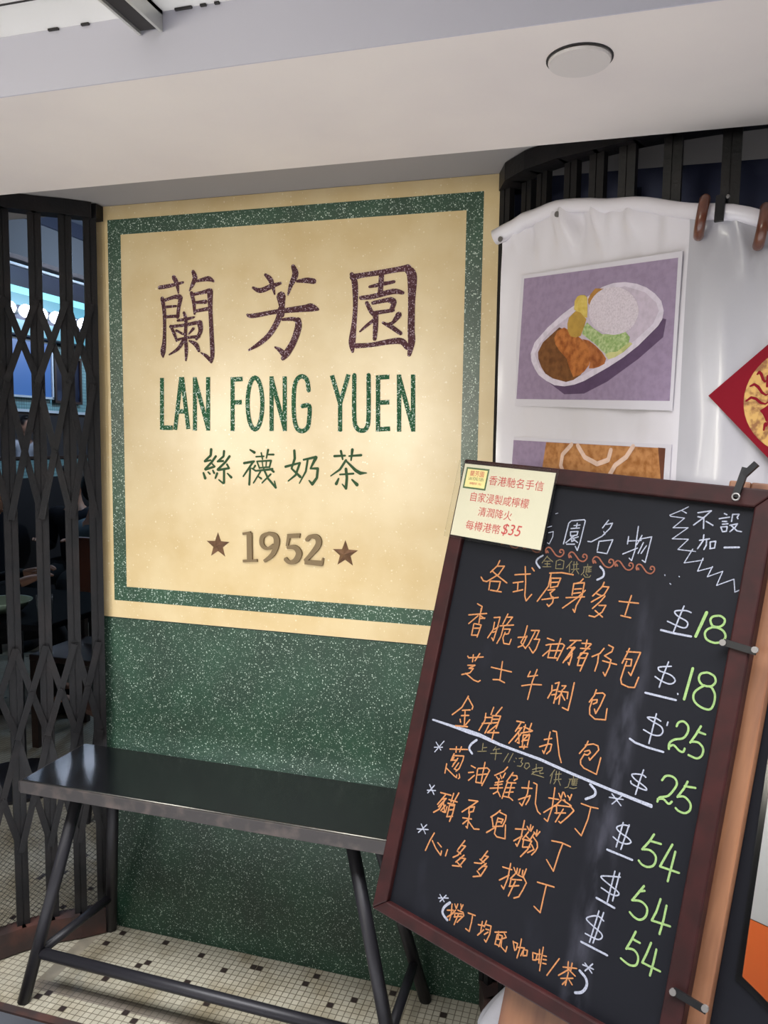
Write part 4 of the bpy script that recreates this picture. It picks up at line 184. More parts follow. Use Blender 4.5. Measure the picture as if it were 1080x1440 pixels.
class MB:
    """collects geometry, becomes ONE mesh object"""
    def __init__(s): s.v=[]; s.f=[]; s.mi=[]; s.cur=0
    def add(s,vs,fs):
        o=len(s.v); s.v+= [tuple(p) for p in vs]; s.f+=[tuple(i+o for i in q) for q in fs]; s.mi+=[s.cur]*len(fs); return s
    def hexa(s,p):   # 8 corners: bottom 0-3 ccw, top 4-7
        return s.add(p,[(3,2,1,0),(4,5,6,7),(0,1,5,4),(1,2,6,5),(2,3,7,6),(3,0,4,7)])
    def box(s,x0,x1,y0,y1,z0,z1):
        return s.hexa([(x0,y0,z0),(x1,y0,z0),(x1,y1,z0),(x0,y1,z0),(x0,y0,z1),(x1,y0,z1),(x1,y1,z1),(x0,y1,z1)])
    def bar(s,a,b,w,d,wdir):   # rectangular bar a->b; w along wdir, d across
        a,b=V(a),V(b); t=(b-a).normalized(); w1=V(wdir); w1=(w1-t*w1.dot(t)).normalized(); d1=t.cross(w1)
        c=[w1*(i*w/2)+d1*(j*d/2) for i,j in ((-1,-1),(1,-1),(1,1),(-1,1))]
        return s.hexa([a+q for q in c]+[b+q for q in c])
    def tube(s,pts,r,n=12,cap=True):
        pts=[V(p) for p in pts]; rs=r if isinstance(r,(list,tuple)) else [r]*len(pts); rings=[]; vs=[]; up=None
        for i,p in enumerate(pts):
            t=(pts[min(i+1,len(pts)-1)]-pts[max(i-1,0)]).normalized()
            if up is None: up=t.orthogonal().normalized()
            up=(up-t*up.dot(t)).normalized(); sd=t.cross(up)
            for k in range(n): vs.append(p+up*(rs[i]*math.cos(2*math.pi*k/n))+sd*(rs[i]*math.sin(2*math.pi*k/n)))
        fs=[]
        for i in range(len(pts)-1):
            for k in range(n): fs.append((i*n+k,i*n+(k+1)%n,(i+1)*n+(k+1)%n,(i+1)*n+k))
        if cap: fs+= [tuple(range(n-1,-1,-1)),tuple(range((len(pts)-1)*n,len(pts)*n))]
        return s.add(vs,fs)
    def lathe(s,prof,c,n=24):   # profile (r,z) about vertical axis at c
        vs=[];fs=[]
        for r,z in prof:
            for k in range(n): vs.append((c[0]+r*math.cos(2*math.pi*k/n),c[1]+r*math.sin(2*math.pi*k/n),c[2]+z))
        for i in range(len(prof)-1):
            for k in range(n): fs.append((i*n+k,i*n+(k+1)%n,(i+1)*n+(k+1)%n,(i+1)*n+k))
        return s.add(vs,fs)
    def ball(s,c,r,nu=16,nv=10):
        r=r if isinstance(r,(tuple,list)) else (r,r,r); vs=[];fs=[]
        for j in range(nv+1):
            a=math.pi*j/nv
            for k in range(nu): vs.append((c[0]+r[0]*math.sin(a)*math.cos(2*math.pi*k/nu),c[1]+r[1]*math.sin(a)*math.sin(2*math.pi*k/nu),c[2]-r[2]*math.cos(a)))
        for j in range(nv):
            for k in range(nu): fs.append((j*nu+k,j*nu+(k+1)%nu,(j+1)*nu+(k+1)%nu,(j+1)*nu+k))
        return s.add(vs,fs)
    def prism(s,poly,to3,h0,h1):   # polygon in plane coordinates, thickness h0..h1
        n=len(poly); vs=[to3(a,b,h0) for a,b in poly]+[to3(a,b,h1) for a,b in poly]
        return s.add(vs,[tuple(range(n-1,-1,-1)),tuple(range(n,2*n))]+[(i,(i+1)%n,n+(i+1)%n,n+i) for i in range(n)])
    def ribbon(s,pts,to3,h0,h1,round_ends=True):
        thick=h1-h0>.002; s.n=getattr(s,'n',0)
        def piece(poly):
            s.n+=1; h=h1+s.n*1.5e-6
            if thick: s.prism(poly,to3,h0,h)
            else: s.add([to3(a,b,h) for a,b in poly],[tuple(range(len(poly)))])
        def disc(a,b,r):
            piece([(a+r*math.cos(k*math.pi/4),b+r*math.sin(k*math.pi/4)) for k in range(8)])
        for i,(a,b,w) in enumerate(pts):
            if round_ends or 0<i<len(pts)-1: disc(a,b,w/2)
            if i+1<len(pts):
                c,d,w2=pts[i+1]; dx,dy=c-a,d-b; l=math.hypot(dx,dy)
                if l<1e-6: continue
                nx,ny=-dy/l,dx/l
                piece([(a-nx*w/2,b-ny*w/2),(c-nx*w2/2,d-ny*w2/2),(c+nx*w2/2,d+ny*w2/2),(a+nx*w/2,b+ny*w/2)])
        return s
    def obj(s,name,m,parent=None,local=False,bevel=0,smooth=False):
        me=bpy.data.meshes.new(name); vs=s.v
        if parent is not None and not local:
            inv=wm(parent).inverted(); vs=[inv@V(p) for p in vs]
        me.from_pydata(vs,[],s.f)
        for q in (m if isinstance(m,(list,tuple)) else [m]): me.materials.append(q)
        me.polygons.foreach_set('material_index',s.mi)
        if smooth: me.polygons.foreach_set('use_smooth',[True]*len(me.polygons))
        o=bpy.data.objects.new(name,me); C.objects.link(o); o.parent=parent
        if bevel:
            b=o.modifiers.new('bevel','BEVEL'); b.width=bevel; b.segments=2; b.limit_method='ANGLE'
        return o
def wm(o):
    m=o.matrix_basis.copy()
    return wm(o.parent)@m if o.parent else m
def tag(o,label=None,cat=None,group=None,kind=None):
    if label: o['label']=label
    if cat: o['category']=cat
    if group: o['group']=group
    if kind: o['kind']=kind
    return o
def thing(name,label,cat,loc=(0,0,0),group=None,matrix=None):
    o=bpy.data.objects.new(name,None); C.objects.link(o); o.empty_display_size=.1
    if matrix is not None: o.matrix_basis=matrix
    else: o.location=loc
    return tag(o,label,cat,group)
def struct(name,mb,m,parent=None,**k):
    o=mb.obj(name,m,parent,**k)
    if parent is None: o['kind']='structure'
    return o
def text_obj(name,body,m,parent,to3,u,v,width,height,h,shear=0,bold=0):
    """lettering laid out on a plane: fitted to width x height with its lower left at (u,v)"""
    cu=bpy.data.curves.new(name,'FONT'); cu.body=body; cu.shear=shear; cu.offset=bold
    t=bpy.data.objects.new(name,cu); C.objects.link(t); bpy.context.view_layer.update()
    me=bpy.data.meshes.new_from_object(t.evaluated_get(bpy.context.evaluated_depsgraph_get()))
    bpy.data.objects.remove(t); bpy.data.curves.remove(cu)
    xs=[p.co.x for p in me.vertices]; ys=[p.co.y for p in me.vertices]
    x0,x1,y0,y1=min(xs),max(xs),min(ys),max(ys)
    for p in me.vertices: p.co=V(to3(u+(p.co.x-x0)/(x1-x0)*width, v+(p.co.y-y0)/(y1-y0)*height, h))
    me.name=name; me.materials.clear(); me.materials.append(m)
    o=bpy.data.objects.new(name,me); C.objects.link(o); o.parent=parent
    return o
def parse(txt):
    return [[tuple(int(q)/1e4 for q in p.split(',')) for p in s.split()] for s in txt.split(';')]

def clusters(strokes,gap):
    bb=[(min(p[0]-p[2]/2 for p in s),max(p[0]+p[2]/2 for p in s),min(p[1]-p[2]/2 for p in s),max(p[1]+p[2]/2 for p in s)) for s in strokes]
    par=list(range(len(strokes)))
    def find(i):
        while par[i]!=i: i=par[i]
        return i
    for i in range(len(bb)):
        for j in range(i):
            a,b=bb[i],bb[j]
            if max(a[0],b[0])-min(a[1],b[1])<gap and max(a[2],b[2])-min(a[3],b[3])<gap: par[find(i)]=find(j)
    out={}
    for i,s in enumerate(strokes): out.setdefault(find(i),[]).append(s)
    return list(out.values())
# ------------------------------------------------------------------ materials
M_cream=terrazzo('cream_terrazzo',(208,187,145),(197,172,125),(216,200,164),.04,170,.36)
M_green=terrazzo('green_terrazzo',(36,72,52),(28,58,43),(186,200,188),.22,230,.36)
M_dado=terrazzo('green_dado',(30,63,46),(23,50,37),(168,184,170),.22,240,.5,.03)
M_purple=terrazzo('purple_terrazzo',(82,50,56),(66,38,42),(176,156,168),.36,260,.6,0)
M_latin=terrazzo('green_letter_terrazzo',(44,92,62),(34,78,52),(206,222,212),.32,240,.6,0)
for q in (M_purple,M_latin): q.node_tree.nodes['Principled BSDF'].inputs['Specular IOR Level'].default_value=.1
M_greenletter=mat('green_inlay',(58,84,58),.7,0,.1)
M_bronze=mat('bronze',(128,96,72),.5,.35,noise=((92,66,50),30,.4,.65,(1,1,1)))
M_brass=mat('brass_numeral',(122,104,78),.6,.1,.2)
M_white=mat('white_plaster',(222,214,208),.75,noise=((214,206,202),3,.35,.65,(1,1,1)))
M_face_shaded=mat('plaster_face_shaded',(184,182,192),.75)  # beam front coloured darker than the white plaster to carry its shade
M_ceil=mat('ceiling_tile',(228,226,222),.8)
M_alu=mat('aluminium',(205,205,200),.35,.7)
M_gap=mat('dark_gap',(45,42,42),.8)
M_cap=mat('cover_plate',(200,194,190),.6)
M_iron=mat('gate_iron',(16,16,19),.5,.2,noise=((27,23,24),14,.45,.7,(1,1,1)),bump=(120,.2))
M_rail=mat('rust_iron',(52,40,38),.6,.2,noise=((84,52,44),10,.45,.7,(1,1,1)))
M_bench=mat('bench_steel',(11,12,15),.25,.0,.6,coat=.35,bump=(25,.06))
M_lip=mat('bench_edge',(46,42,42),.5,.1,noise=((78,68,64),22,.5,.72,(1,1,1)))
M_leg=mat('bench_leg',(34,33,38),.45,.2)
M_pave=mat('grey_paving',(64,66,72),.7,noise=((54,56,62),6,.4,.6,(1,1,1)))
M_slate=mat('blackboard',(13,14,20),.6,0,.15,noise=((28,29,37),5,.62,.85,(2.2,.8,1)))
def smear(m):
    nt=m.node_tree; L=nt.links; b=nt.nodes['Principled BSDF']; src=b.inputs['Base Color'].links[0].from_socket
    tc=nt.nodes.new('ShaderNodeTexCoord'); sp=nt.nodes.new('ShaderNodeSeparateXYZ'); L.new(tc.outputs['Object'],sp.inputs[0])
    def math_(op,a,b_):
        n=nt.nodes.new('ShaderNodeMath'); n.operation=op
        for i,q in enumerate((a,b_)):
            if q is None: continue
            if isinstance(q,(int,float)): n.inputs[i].default_value=q
            else: L.new(q,n.inputs[i])
        return n.outputs[0]
    dx=math_('ABSOLUTE',math_('ADD',sp.outputs[0],.142),None)
    r=nt.nodes.new('ShaderNodeMapRange'); r.inputs[1].default_value=.0; r.inputs[2].default_value=.032; r.inputs[3].default_value=1; r.inputs[4].default_value=0; L.new(dx,r.inputs[0])
    r2=nt.nodes.new('ShaderNodeMapRange'); r2.inputs[1].default_value=-.12; r2.inputs[2].default_value=-.40; L.new(sp.outputs[1],r2.inputs[0])
    mp=nt.nodes.new('ShaderNodeMapping'); mp.inputs['Scale'].default_value=(26,7,1); L.new(tc.outputs['Object'],mp.inputs[0])
    n=nt.nodes.new('ShaderNodeTexNoise'); n.inputs['Scale'].default_value=1.6; n.inputs['Detail'].default_value=5; L.new(mp.outputs[0],n.inputs['Vector'])
    r3=nt.nodes.new('ShaderNodeMapRange'); r3.inputs[1].default_value=.42; r3.inputs[2].default_value=.75; L.new(n.outputs['Fac'],r3.inputs[0])
    f=math_('MULTIPLY',math_('MULTIPLY',math_('MULTIPLY',r.outputs[0],r2.outputs[0]),r3.outputs[0]),.42)
    x=nt.nodes.new('ShaderNodeMix'); x.data_type='RGBA'; x.inputs[7].default_value=lin((84,84,96)); L.new(f,x.inputs[0]); L.new(src,x.inputs[6]); L.new(x.outputs[2],b.inputs['Base Color'])
smear(M_slate)
M_frame=mat('dark_red_wood',(46,18,18),.5,0,.2,noise=((34,14,14),9,.35,.65,(3,3,3)))
M_pine=mat('orange_pine',(122,82,56),.5,noise=((96,60,40),7,.4,.7,(6,.8,6)))
M_black=mat('black_metal',(20,20,22),.4,.4)
M_screw=mat('steel_screw',(120,117,115),.45,.6)
M_chalk={'w':mat('white_chalk',(146,149,162),.9,noise=((96,99,112),500,.35,.75,(1,1,1))),
 'o':mat('orange_chalk',(164,108,62),.9,noise=((122,80,50),500,.35,.75,(1,1,1))),
 'r':mat('red_chalk',(118,68,46),.9,noise=((90,46,36),400,.35,.75,(1,1,1))),
 'y':mat('ochre_chalk',(98,88,58),.9,noise=((66,62,46),400,.35,.75,(1,1,1))),
 'g':mat('green_chalk',(124,152,88),.9,noise=((98,118,82),400,.35,.75,(1,1,1)))}
M_paper=mat('cream_card',(204,197,178),.6)
M_red=mat('red_print',(186,64,66),.6)
M_printgreen=mat('green_print',(70,96,62),.6)
M_printcream=mat('yellow_print',(228,212,150),.6)
def clear_plastic(name,tint,strength):
    m=bpy.data.materials.new(name); m.use_nodes=True; nt=m.node_tree; nt.nodes.remove(nt.nodes['Principled BSDF'])
    t=nt.nodes.new('ShaderNodeBsdfTransparent'); g=nt.nodes.new('ShaderNodeBsdfGlossy'); g.inputs['Roughness'].default_value=.15
    t.inputs[0].default_value=tint; f=nt.nodes.new('ShaderNodeFresnel'); f.inputs[0].default_value=1.35
    x=nt.nodes.new('ShaderNodeMixShader'); L=nt.links; out=nt.nodes['Material Output']
    L.new(f.outputs[0],x.inputs[0]); L.new(t.outputs[0],x.inputs[1]); L.new(g.outputs[0],x.inputs[2]); L.new(x.outputs[0],out.inputs[0]); return m
M_sleeve=clear_plastic('clear_sleeve',(.97,.975,.96,1),.2)
M_vinyl=mat('white_vinyl',(212,208,214),.3,0,.5,coat=.12,bump=(9,.35))
M_film=mat('grey_plastic_film',(172,170,176),.3,0,.5,coat=.15,bump=(7,.5))
M_bag=mat('white_plastic_bag',(215,214,222),.35,bump=(30,.6))
M_ring=mat('brown_ring',(98,54,34),.3,noise=((84,42,28),30,.4,.7,(1,1,1)),coat=.4)
M_print=mat('photo_paper',(206,202,210),.3,coat=.35)
FC={'purple':(152,134,160),'shade':(92,72,100),'plate':(216,206,220),'plate_in':(198,184,200),'curry':(124,82,48),'cutlet':(186,116,62),
 'crumb':(176,108,62),'fry':(176,126,62),'potato':(196,166,76),'potato2':(182,146,70),'lettuce':(136,164,98),'leaf':(204,200,140),'rice':(216,205,214),
 'toast':(186,132,84),'crust':(104,64,48),'milk':(222,190,172),'print':None}
NC={'cutlet':(138,74,34),'crumb':(134,72,34),'lettuce':(188,200,150),'curry':(98,60,34),'toast':(150,96,52),'rice':(196,184,194),'leaf':(170,176,112),'potato':(214,190,104)}
M_food={k:mat('print_'+k,c,.3,coat=.35,noise=(NC.get(k,tuple(int(q*.93) for q in c)),{'rice':300,'lettuce':150}.get(k,70),.4,.65,(1,1,1))) for k,c in FC.items() if c}
M_food['print']=M_print
M_fai=mat('red_paper',(118,10,28),.7,0,.15)
M_gold=mat('gold_print',(186,146,80),.4,.2,noise=((128,84,44),70,.45,.6,(1,1,1)))
M_orange=mat('orange_print',(255,128,48),.5)
M_poster=mat('white_poster',(226,224,228),.5)
M_glass=mat('dark_glass',(66,70,92),.15,0,.5,noise=((96,100,124),3,.4,.6,(1,1,1)))
M_skin=mat('skin',(186,140,116),.55)
M_hair=mat('black_hair',(16,14,15),.5,bump=(80,.4))
M_navy=mat('navy_cloth',(22,24,34),.85)
M_blackcloth=mat('black_cloth',(17,17,19),.9)
M_shirt=mat('white_shirt',(214,216,226),.8)
M_greycloth=mat('grey_cloth',(78,96,104),.85)
M_darkwood=mat('dark_wood',(52,36,30),.4)
M_tabletop=mat('table_laminate',(6,6,8),.85,0,.05)
M_china=mat('celadon_china',(132,150,132),.25)
M_inwall=mat('interior_wall',(116,114,116),.8)
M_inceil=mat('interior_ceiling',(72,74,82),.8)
M_navypanel=mat('navy_panel',(22,30,52),.5)
M_trim=mat('white_trim',(214,218,222),.5)
M_mirror=mat('mirror_glass',(190,196,205),.03,1.)
M_bulb=mat('lit_bulb',(255,250,255),.3,emit=((225,232,255),14.))
M_lightbox=mat('lit_sign_face',(40,70,80),.3,emit=((96,196,222),.5))
M_lightbox3=mat('lit_strip_face',(60,80,84),.3,emit=((130,225,240),1.3))
M_lightbox2=mat('lit_blue_face',(40,70,120),.3,emit=((70,120,190),.5))
M_picture=mat('dark_picture',(22,30,52),.3,noise=((96,110,140),5,.55,.8,(1,1,1)))
def tile_mat(name,tile,grout,pitch,dirt,rot=(0,0,0)):
    m=mat(name,tile,.42); nt=m.node_tree; L=nt.links; b=nt.nodes['Principled BSDF']
    tc=nt.nodes.new('ShaderNodeTexCoord'); mp=nt.nodes.new('ShaderNodeMapping'); mp.inputs['Rotation'].default_value=rot
    br=nt.nodes.new('ShaderNodeTexBrick'); br.offset=0; br.inputs['Scale'].default_value=1
    br.inputs['Brick Width'].default_value=pitch; br.inputs['Row Height'].default_value=pitch; br.inputs['Mortar Size'].default_value=pitch*.075
    br.inputs['Mortar Smooth'].default_value=.2; br.inputs['Color1'].default_value=lin(tile); br.inputs['Color2'].default_value=lin(tuple(int(c*.93) for c in tile)); br.inputs['Mortar'].default_value=lin(grout)
    n=nt.nodes.new('ShaderNodeTexNoise'); n.inputs['Scale'].default_value=5; n.inputs['Detail'].default_value=6
    r=nt.nodes.new('ShaderNodeMapRange'); r.inputs[1].default_value=.45; r.inputs[2].default_value=.72
    x=nt.nodes.new('ShaderNodeMix'); x.data_type='RGBA'; x.blend_type='MULTIPLY'; x.inputs[7].default_value=lin(dirt)
    L.new(tc.outputs['Object'],mp.inputs[0]); L.new(mp.outputs[0],br.inputs['Vector']); L.new(tc.outputs['Object'],n.inputs['Vector'])
    L.new(n.outputs['Fac'],r.inputs[0]); L.new(r.outputs[0],x.inputs[0]); L.new(br.outputs['Color'],x.inputs[6]); L.new(x.outputs[2],b.inputs['Base Color'])
    return m
M_tile=tile_mat('mosaic_tile',(160,155,139),(98,91,79),.0185,(190,176,150))
M_tiledark=mat('black_mosaic',(42,34,32),.4)
M_band=tile_mat('stained_mosaic_band',(122,114,104),(86,80,73),.0185,(180,165,150))
M_marble=mat('worn_marble_strip',(140,132,116),.5,noise=((112,106,94),12,.4,.65,(1,1,1)))
M_walltile=tile_mat('wall_mosaic',(150,190,190),(90,120,124),.025,(200,210,210),rot=(0,math.pi/2,0))

# ------------------------------------------------------------------ setting
XL,XR=-1.4315,-.268          # the pier that carries the sign
W3=lambda a,b,h:(a,-h,b)      # plane of the sign: x, z, towards the street
f=MB(); f.box(-4.4,3,-.37,8,-.1,0)
tl=[(-1.356,-.026),(-1.382,-.079),(-1.213,-.026),(-1.074,-.045),(-1.203,-.118),(-1.223,-.137),(-1.295,-.208),(-1.402,-.297),(-1.424,-.315),(-1.323,-.338),(-1.158,-.3),(-1.118,-.321),(-1.072,-.162),(-.97,-.211),(-.996,-.084),(-.912,-.048),(-.893,-.045),(-.726,-.032),(-.749,-.069),(-.61,-.088),(-.654,-.123),(-.505,-.032),(-.362,-.064),(-1.735,-.058),(-1.81,.14),(-1.81,.158),(-1.75,.201),(-1.622,.032),(-1.592,.144),(-2.05,.3),(-2.2,.05),(-1.95,-.2)]
rnd=random.Random(5)
for _ in range(70): tl.append((rnd.uniform(-4,-1.7),rnd.uniform(.25,3)))
for _ in range(20): tl.append((rnd.uniform(-.35,2),rnd.uniform(-.35,-.05)))
f.cur=1
for x,y in tl:
    x=math.floor(x/.0185)*.0185; y=math.floor(y/.0185)*.0185
    f.box(x+.001,x+.0175,y+.001,y+.0175,-.002,.0006)
f.cur=2; f.box(-1.46,2,-.303,-.2665,-.002,.0004)
f.cur=3; f.box(-1.462,-1.42,-.2665,-.012,-.002,.0004)
floor=struct('floor',f,[M_tile,M_tiledark,M_band,M_marble])
struct('trim_1',MB().box(-4.4,3,-.392,-.37,-.1,.0),M_rail)
pv=MB(); pv.box(-6,4,-.52,-.392,-.1,-.006); struct('floor_kerb',pv,M_pave)
pv=MB(); pv.box(-6,4,-6,-.52,-.1,-.006); struct('floor_hall',pv,mat('pale_bounce_floor',(224,224,226),.35))  # unseen floor made pale to bounce light up onto the beam
# pier
w=MB(); w.box(XL,XR,.006,.5,0,2.5); wall=struct('wall_back',w,mat('pier_side',(96,110,118),.6))
# beam over the shop front, recess behind it and the ceiling in front of it
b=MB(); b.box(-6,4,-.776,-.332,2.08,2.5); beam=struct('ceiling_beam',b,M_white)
fc=MB(); fc.box(-6,4,-.779,-.776,2.08,2.5); struct('wall_beam_front',fc,M_face_shaded)
struct('ceiling_recess',MB().box(-6,4,-.332,.05,2.145,2.5),mat('recess_plaster_shaded',(152,148,146),.8))  # shade of the recess deepened by a darker plaster colour
cl=MB(); cl.box(-6,4,-5,-.779,2.177,2.5); ce=struct('ceiling',cl,M_ceil)
sm=MB(); sm.bar((-1.6,-.862,2.1765),(1,-.862+.0,2.1765),.003,.002,(0,1,0)); sm.obj('panel_seam',M_gap,ce)
sm=MB()
for x0,x1 in ((-.93,-.91),(-.865,-.85),(-.69,-.66),(-.645,-.635),(-.62,-.612)): sm.bar((x0,-.7815,2.175),(x1,-.7815,2.175),.004,.003,(0,1,0))
sm.obj('open_joint',M_gap,ce)
t=thing('ceiling_channel','short aluminium channel fixed under the pale ceiling against the beam','light channel',(-.735,-.78,2.177))
c=MB(); c.box(-.757,-.752,-1.6,-.781,2.145,2.1765); c.box(-.718,-.713,-1.6,-.781,2.145,2.1765); c.box(-.757,-.713,-1.6,-.781,2.17,2.1765); c.obj('channel_body',M_alu,t)
c=MB(); c.box(-.752,-.718,-1.6,-.783,2.15,2.169); c.obj('inner_slot',M_gap,t)
t=thing('cover_plate','round plain cover plate on the underside of the white beam','cover plate',(-.068,-.664,2.08))
MB().lathe([(0,-.004),(.0455,-.004),(.047,-.001),(.047,.0)],(-.068,-.664,2.08-.003),40).obj('plate',M_cap,t,smooth=False)
MB().lathe([(.047,-.0012),(.050,-.0012),(.050,.0)],(-.068,-.664,2.08),40).obj('shadow_ring',M_gap,t)

# the inlaid terrazzo sign
sg=thing('shop_sign','cream terrazzo shop sign with green border and large characters above the bench','sign',(-.85,0,.965))
MB().box(XL,XR,0,.0055,.968,2.144).obj('sign_panel',M_cream,sg)
bd=MB(); x0,x1,z0,z1=-1.386,-.319,1.019,2.106; k=.042
for q in ((x0,x1,z1-k,z1),(x0,x1,z0,z0+k),(x0,x0+k,z0+k,z1-k),(x1-k,x1,z0+k,z1-k)): bd.box(q[0],q[1],-.0006,.002,q[2],q[3])
bd.obj('border_band',M_green,sg)
LM={'p':M_purple,'d':M_greenletter,'D':M_latin,'b':M_brass}
nm={'large_lettering':'large_character_lettering','small_lettering':'small_character_lettering','latin_lettering':'latin_lettering'}
for part,cs in SIGN_WRITING.items():
    for col,txt in cs.items():
        raised=part.startswith('numeral')
        for cl in ([parse(txt)] if raised else clusters(parse(txt),.003 if part.startswith('latin') else .006)):
            mb=MB()
            for s in cl: mb.ribbon(s,W3,.0,.006 if raised else .0008,not(part.startswith('latin') and len(s)<4) and not raised)
            mb.obj('numeral' if raised else nm[part],LM[col],sg)
for cx,cz in ((-1.045,1.1987),(-.6673,1.1955)):
    pts=[]
    for i in range(10):
        r=.037 if i%2==0 else .0155; a=math.pi/2+i*math.pi/5
        pts.append((cx+r*math.cos(a),-.001,cz+r*math.sin(a)))
    mb=MB(); vs=pts+[(cx,-.012,cz)]+[(p[0],.0,p[2]) for p in pts]
    mb.add(vs,[(i,(i+1)%10,10) for i in range(10)]+[(i,11+i,11+(i+1)%10,(i+1)%10) for i in range(10)]); mb.obj('star',M_bronze,sg)
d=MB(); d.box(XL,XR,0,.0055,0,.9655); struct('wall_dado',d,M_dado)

# ------------------------------------------------------------------ folding gates
def gate(label,posts,ztop,bands,group,mesh=False,floor_rail=True,z0=.06):
    g=thing('folding_gate',label,'gate',(posts[0][0],posts[0][1],0),group)
    P=[V((x,y,0)) for x,y in posts]
    for i,p in enumerate(P):
        t=(P[min(i+1,len(P)-1)]-P[max(i-1,0)]).normalized()
        m=MB(); n=V((t.y,-t.x,0))
        for s in (-1,1): m.bar(p+t*(s*.0095)+V((0,0,z0)),p+t*(s*.0095)+V((0,0,ztop)),.0155,.016,t)
        m.bar(p+V((0,0,z0)),p+V((0,0,ztop)),.006,.010,t)
        m.obj('post',M_iron,g)
    for i in range(len(P)-1):
        a,b=P[i],P[i+1]; t=(b-a).normalized(); n=V((t.y,-t.x,0))
        if n.y>0: n=-n
        for zs in bands:
            for zA,zB in zip(zs[:-1],zs[1:]):
                m=MB(); m.bar(a+n*.014+V((0,0,zA)),b+n*.014+V((0,0,zB)),.0175,.004,t); m.obj('lattice_bar',M_iron,g)
                m=MB(); m.bar(a+n*.010+V((0,0,zB)),b+n*.010+V((0,0,zA)),.0175,.004,t); m.obj('lattice_bar',M_iron,g)
                m=MB(); c=(a+b)/2+V((0,0,(zA+zB)/2)); m.tube([c+n*.008,c+n*.020],.006,8); m.obj('rivet',M_iron,g)
    return g,P
def path_strip(P,w,z0,z1,off=0):
    m=MB()
    for a,b in zip(P[:-1],P[1:]):
        a,b=V(a),V(b); t=(b-a).normalized()
        m.bar(a-t*.004+V((0,0,(z0+z1)/2)),b+t*.004+V((0,0,(z0+z1)/2)),w,z1-z0,V((t.y,-t.x,0)))
    return m
LB=[[1.87,1.645,1.265],[.90,.635,.30]]
g1,P1=gate('black iron folding gate standing open beside the left edge of the cream sign',[(-1.4235,-.03),(-1.472,-.072),(-1.536,-.116),(-1.594,-.172),(-1.648,-.245),(-1.69,-.33)],2.105,LB,None)
E1=[(-1.425,.005,0)]+[tuple(p) for p in P1]
path_strip(E1,.05,2.103,2.143).obj('top_track',M_iron,g1)
path_strip(E1,.045,.004,.075).obj('bottom_rail',M_rail,g1)
mm=MB()
for a,b in zip(P1[:-1],P1[1:]):
    L=(b-a).length; t=(b-a)/L; nn=V((-t.y,t.x,0))*.014
    if nn.y<0: nn=-nn
    k=-.30
    while k<L:      # expanded wire mesh behind the lower lattice
        for sgn in (1,-1):
            s0,s1=max(k,0),min(k+.30,L)
            if s1-s0<.005: continue
            za,zb=((s0-k)/.30*.30,(s1-k)/.30*.30)
            if sgn<0: za,zb=.30-za,.30-zb
            mm.bar(a+t*s0+nn+V((0,0,.07+za)),a+t*s1+nn+V((0,0,.07+zb)),.0008,.0008,t)
        k+=.017
tag(mm.obj('wire_mesh',M_iron,g1),kind='stuff')
g2,P2=gate('black iron folding gate behind the white plastic banner',[(-.262,-.005),(-.2055,-.05),(-.166,-.1),(-.101,-.155),(-.047,-.19),(.0126,-.22),(.0975,-.245),(.202,-.265),(.32,-.28),(.45,-.29)],2.105,LB,None)
E2=[(-.258,.03,0),(-.255,0,0),(-.235,-.06,0),(-.19,-.115,0),(-.12,-.165,0),(-.047,-.195,0),(.03,-.23,0),(.0975,-.25,0),(.202,-.27,0),(.45,-.295,0)]
path_strip(E2,.055,2.103,2.143).obj('top_track',M_iron,g2)
path_strip(E2,.045,.004,.075).obj('bottom_rail',M_rail,g2)

# ------------------------------------------------------------------ shop interior
struct('wall_left',MB().box(-4.4,-4.2,-.37,8,0,3.2),M_inwall)
struct('wall_far',MB().box(-4.4,3,8,8.2,0,3.2),M_inwall)
struct('wall_right',MB().box(2.8,3,-.3,8,0,3.2),M_inwall)
struct('ceiling_interior',MB().box(-4.4,3,.05,8,3.1,3.2),M_inceil)
struct('wall_front_upper',MB().box(-4.4,3,.03,.05,2.5,3.2),M_inwall)
struct('wall_front_left',MB().box(-4.4,-2.6,-.37,-.3,0,2.145),M_inwall)
gl=MB(); gl.box(XR,2.8,.19,.2,0,3.1); struct('window_1',gl,M_glass)
sv=MB(); sv.box(XR+.002,2.8,.17,.2,1.80,2.0); sv.box(.02,.05,.17,.2,0,2.14); sv.obj('trim_2',M_navypanel)['kind']='structure'
YA,YB=1.6,6.
def wallband(name,z0,z1,th,m,kind='structure'):
    o=MB().box(-4.2,-4.2+th,YA,YB,z0,z1).obj(name,m); o['kind']=kind; return o
wallband('trim_3',3.0,3.1,.25,M_navypanel)
wallband('wall_bulkhead',2.74,3.0,.22,mat('bulkhead',(104,98,98),.8))
wallband('trim_4',2.70,2.712,.12,M_trim)
wallband('wall_navy_panel',2.56,2.69,.10,M_navypanel)
wallband('wall_tiles',1.69,2.2,.03,M_walltile)
wallband('trim_5',1.67,1.69,.05,M_trim)
wallband('wall_tiles_lower',1.18,1.31,.03,M_walltile)
wallband('wall_added_dark',0,1.18,.03,mat('added_dark_sheet',(22,22,28),.6))  # dark sheet added to deepen the gloom of the lower wall
s=thing('lit_sign','long backlit cyan sign box high on the side wall behind the left gate','lit sign',(-4.15,3.6,2.21))
MB().box(-4.2,-4.08,YA,YB,2.21,2.56).obj('box_body',M_navypanel,s)
MB().box(-4.08,-4.07,YA,YB,2.50,2.55).obj('upper_face',M_lightbox3,s)
MB().box(-4.08,-4.07,YA,YB,2.42,2.50).obj('middle_face',M_lightbox,s)
MB().box(-4.08,-4.07,YA,YB,2.22,2.32).obj('lower_face',M_lightbox,s)
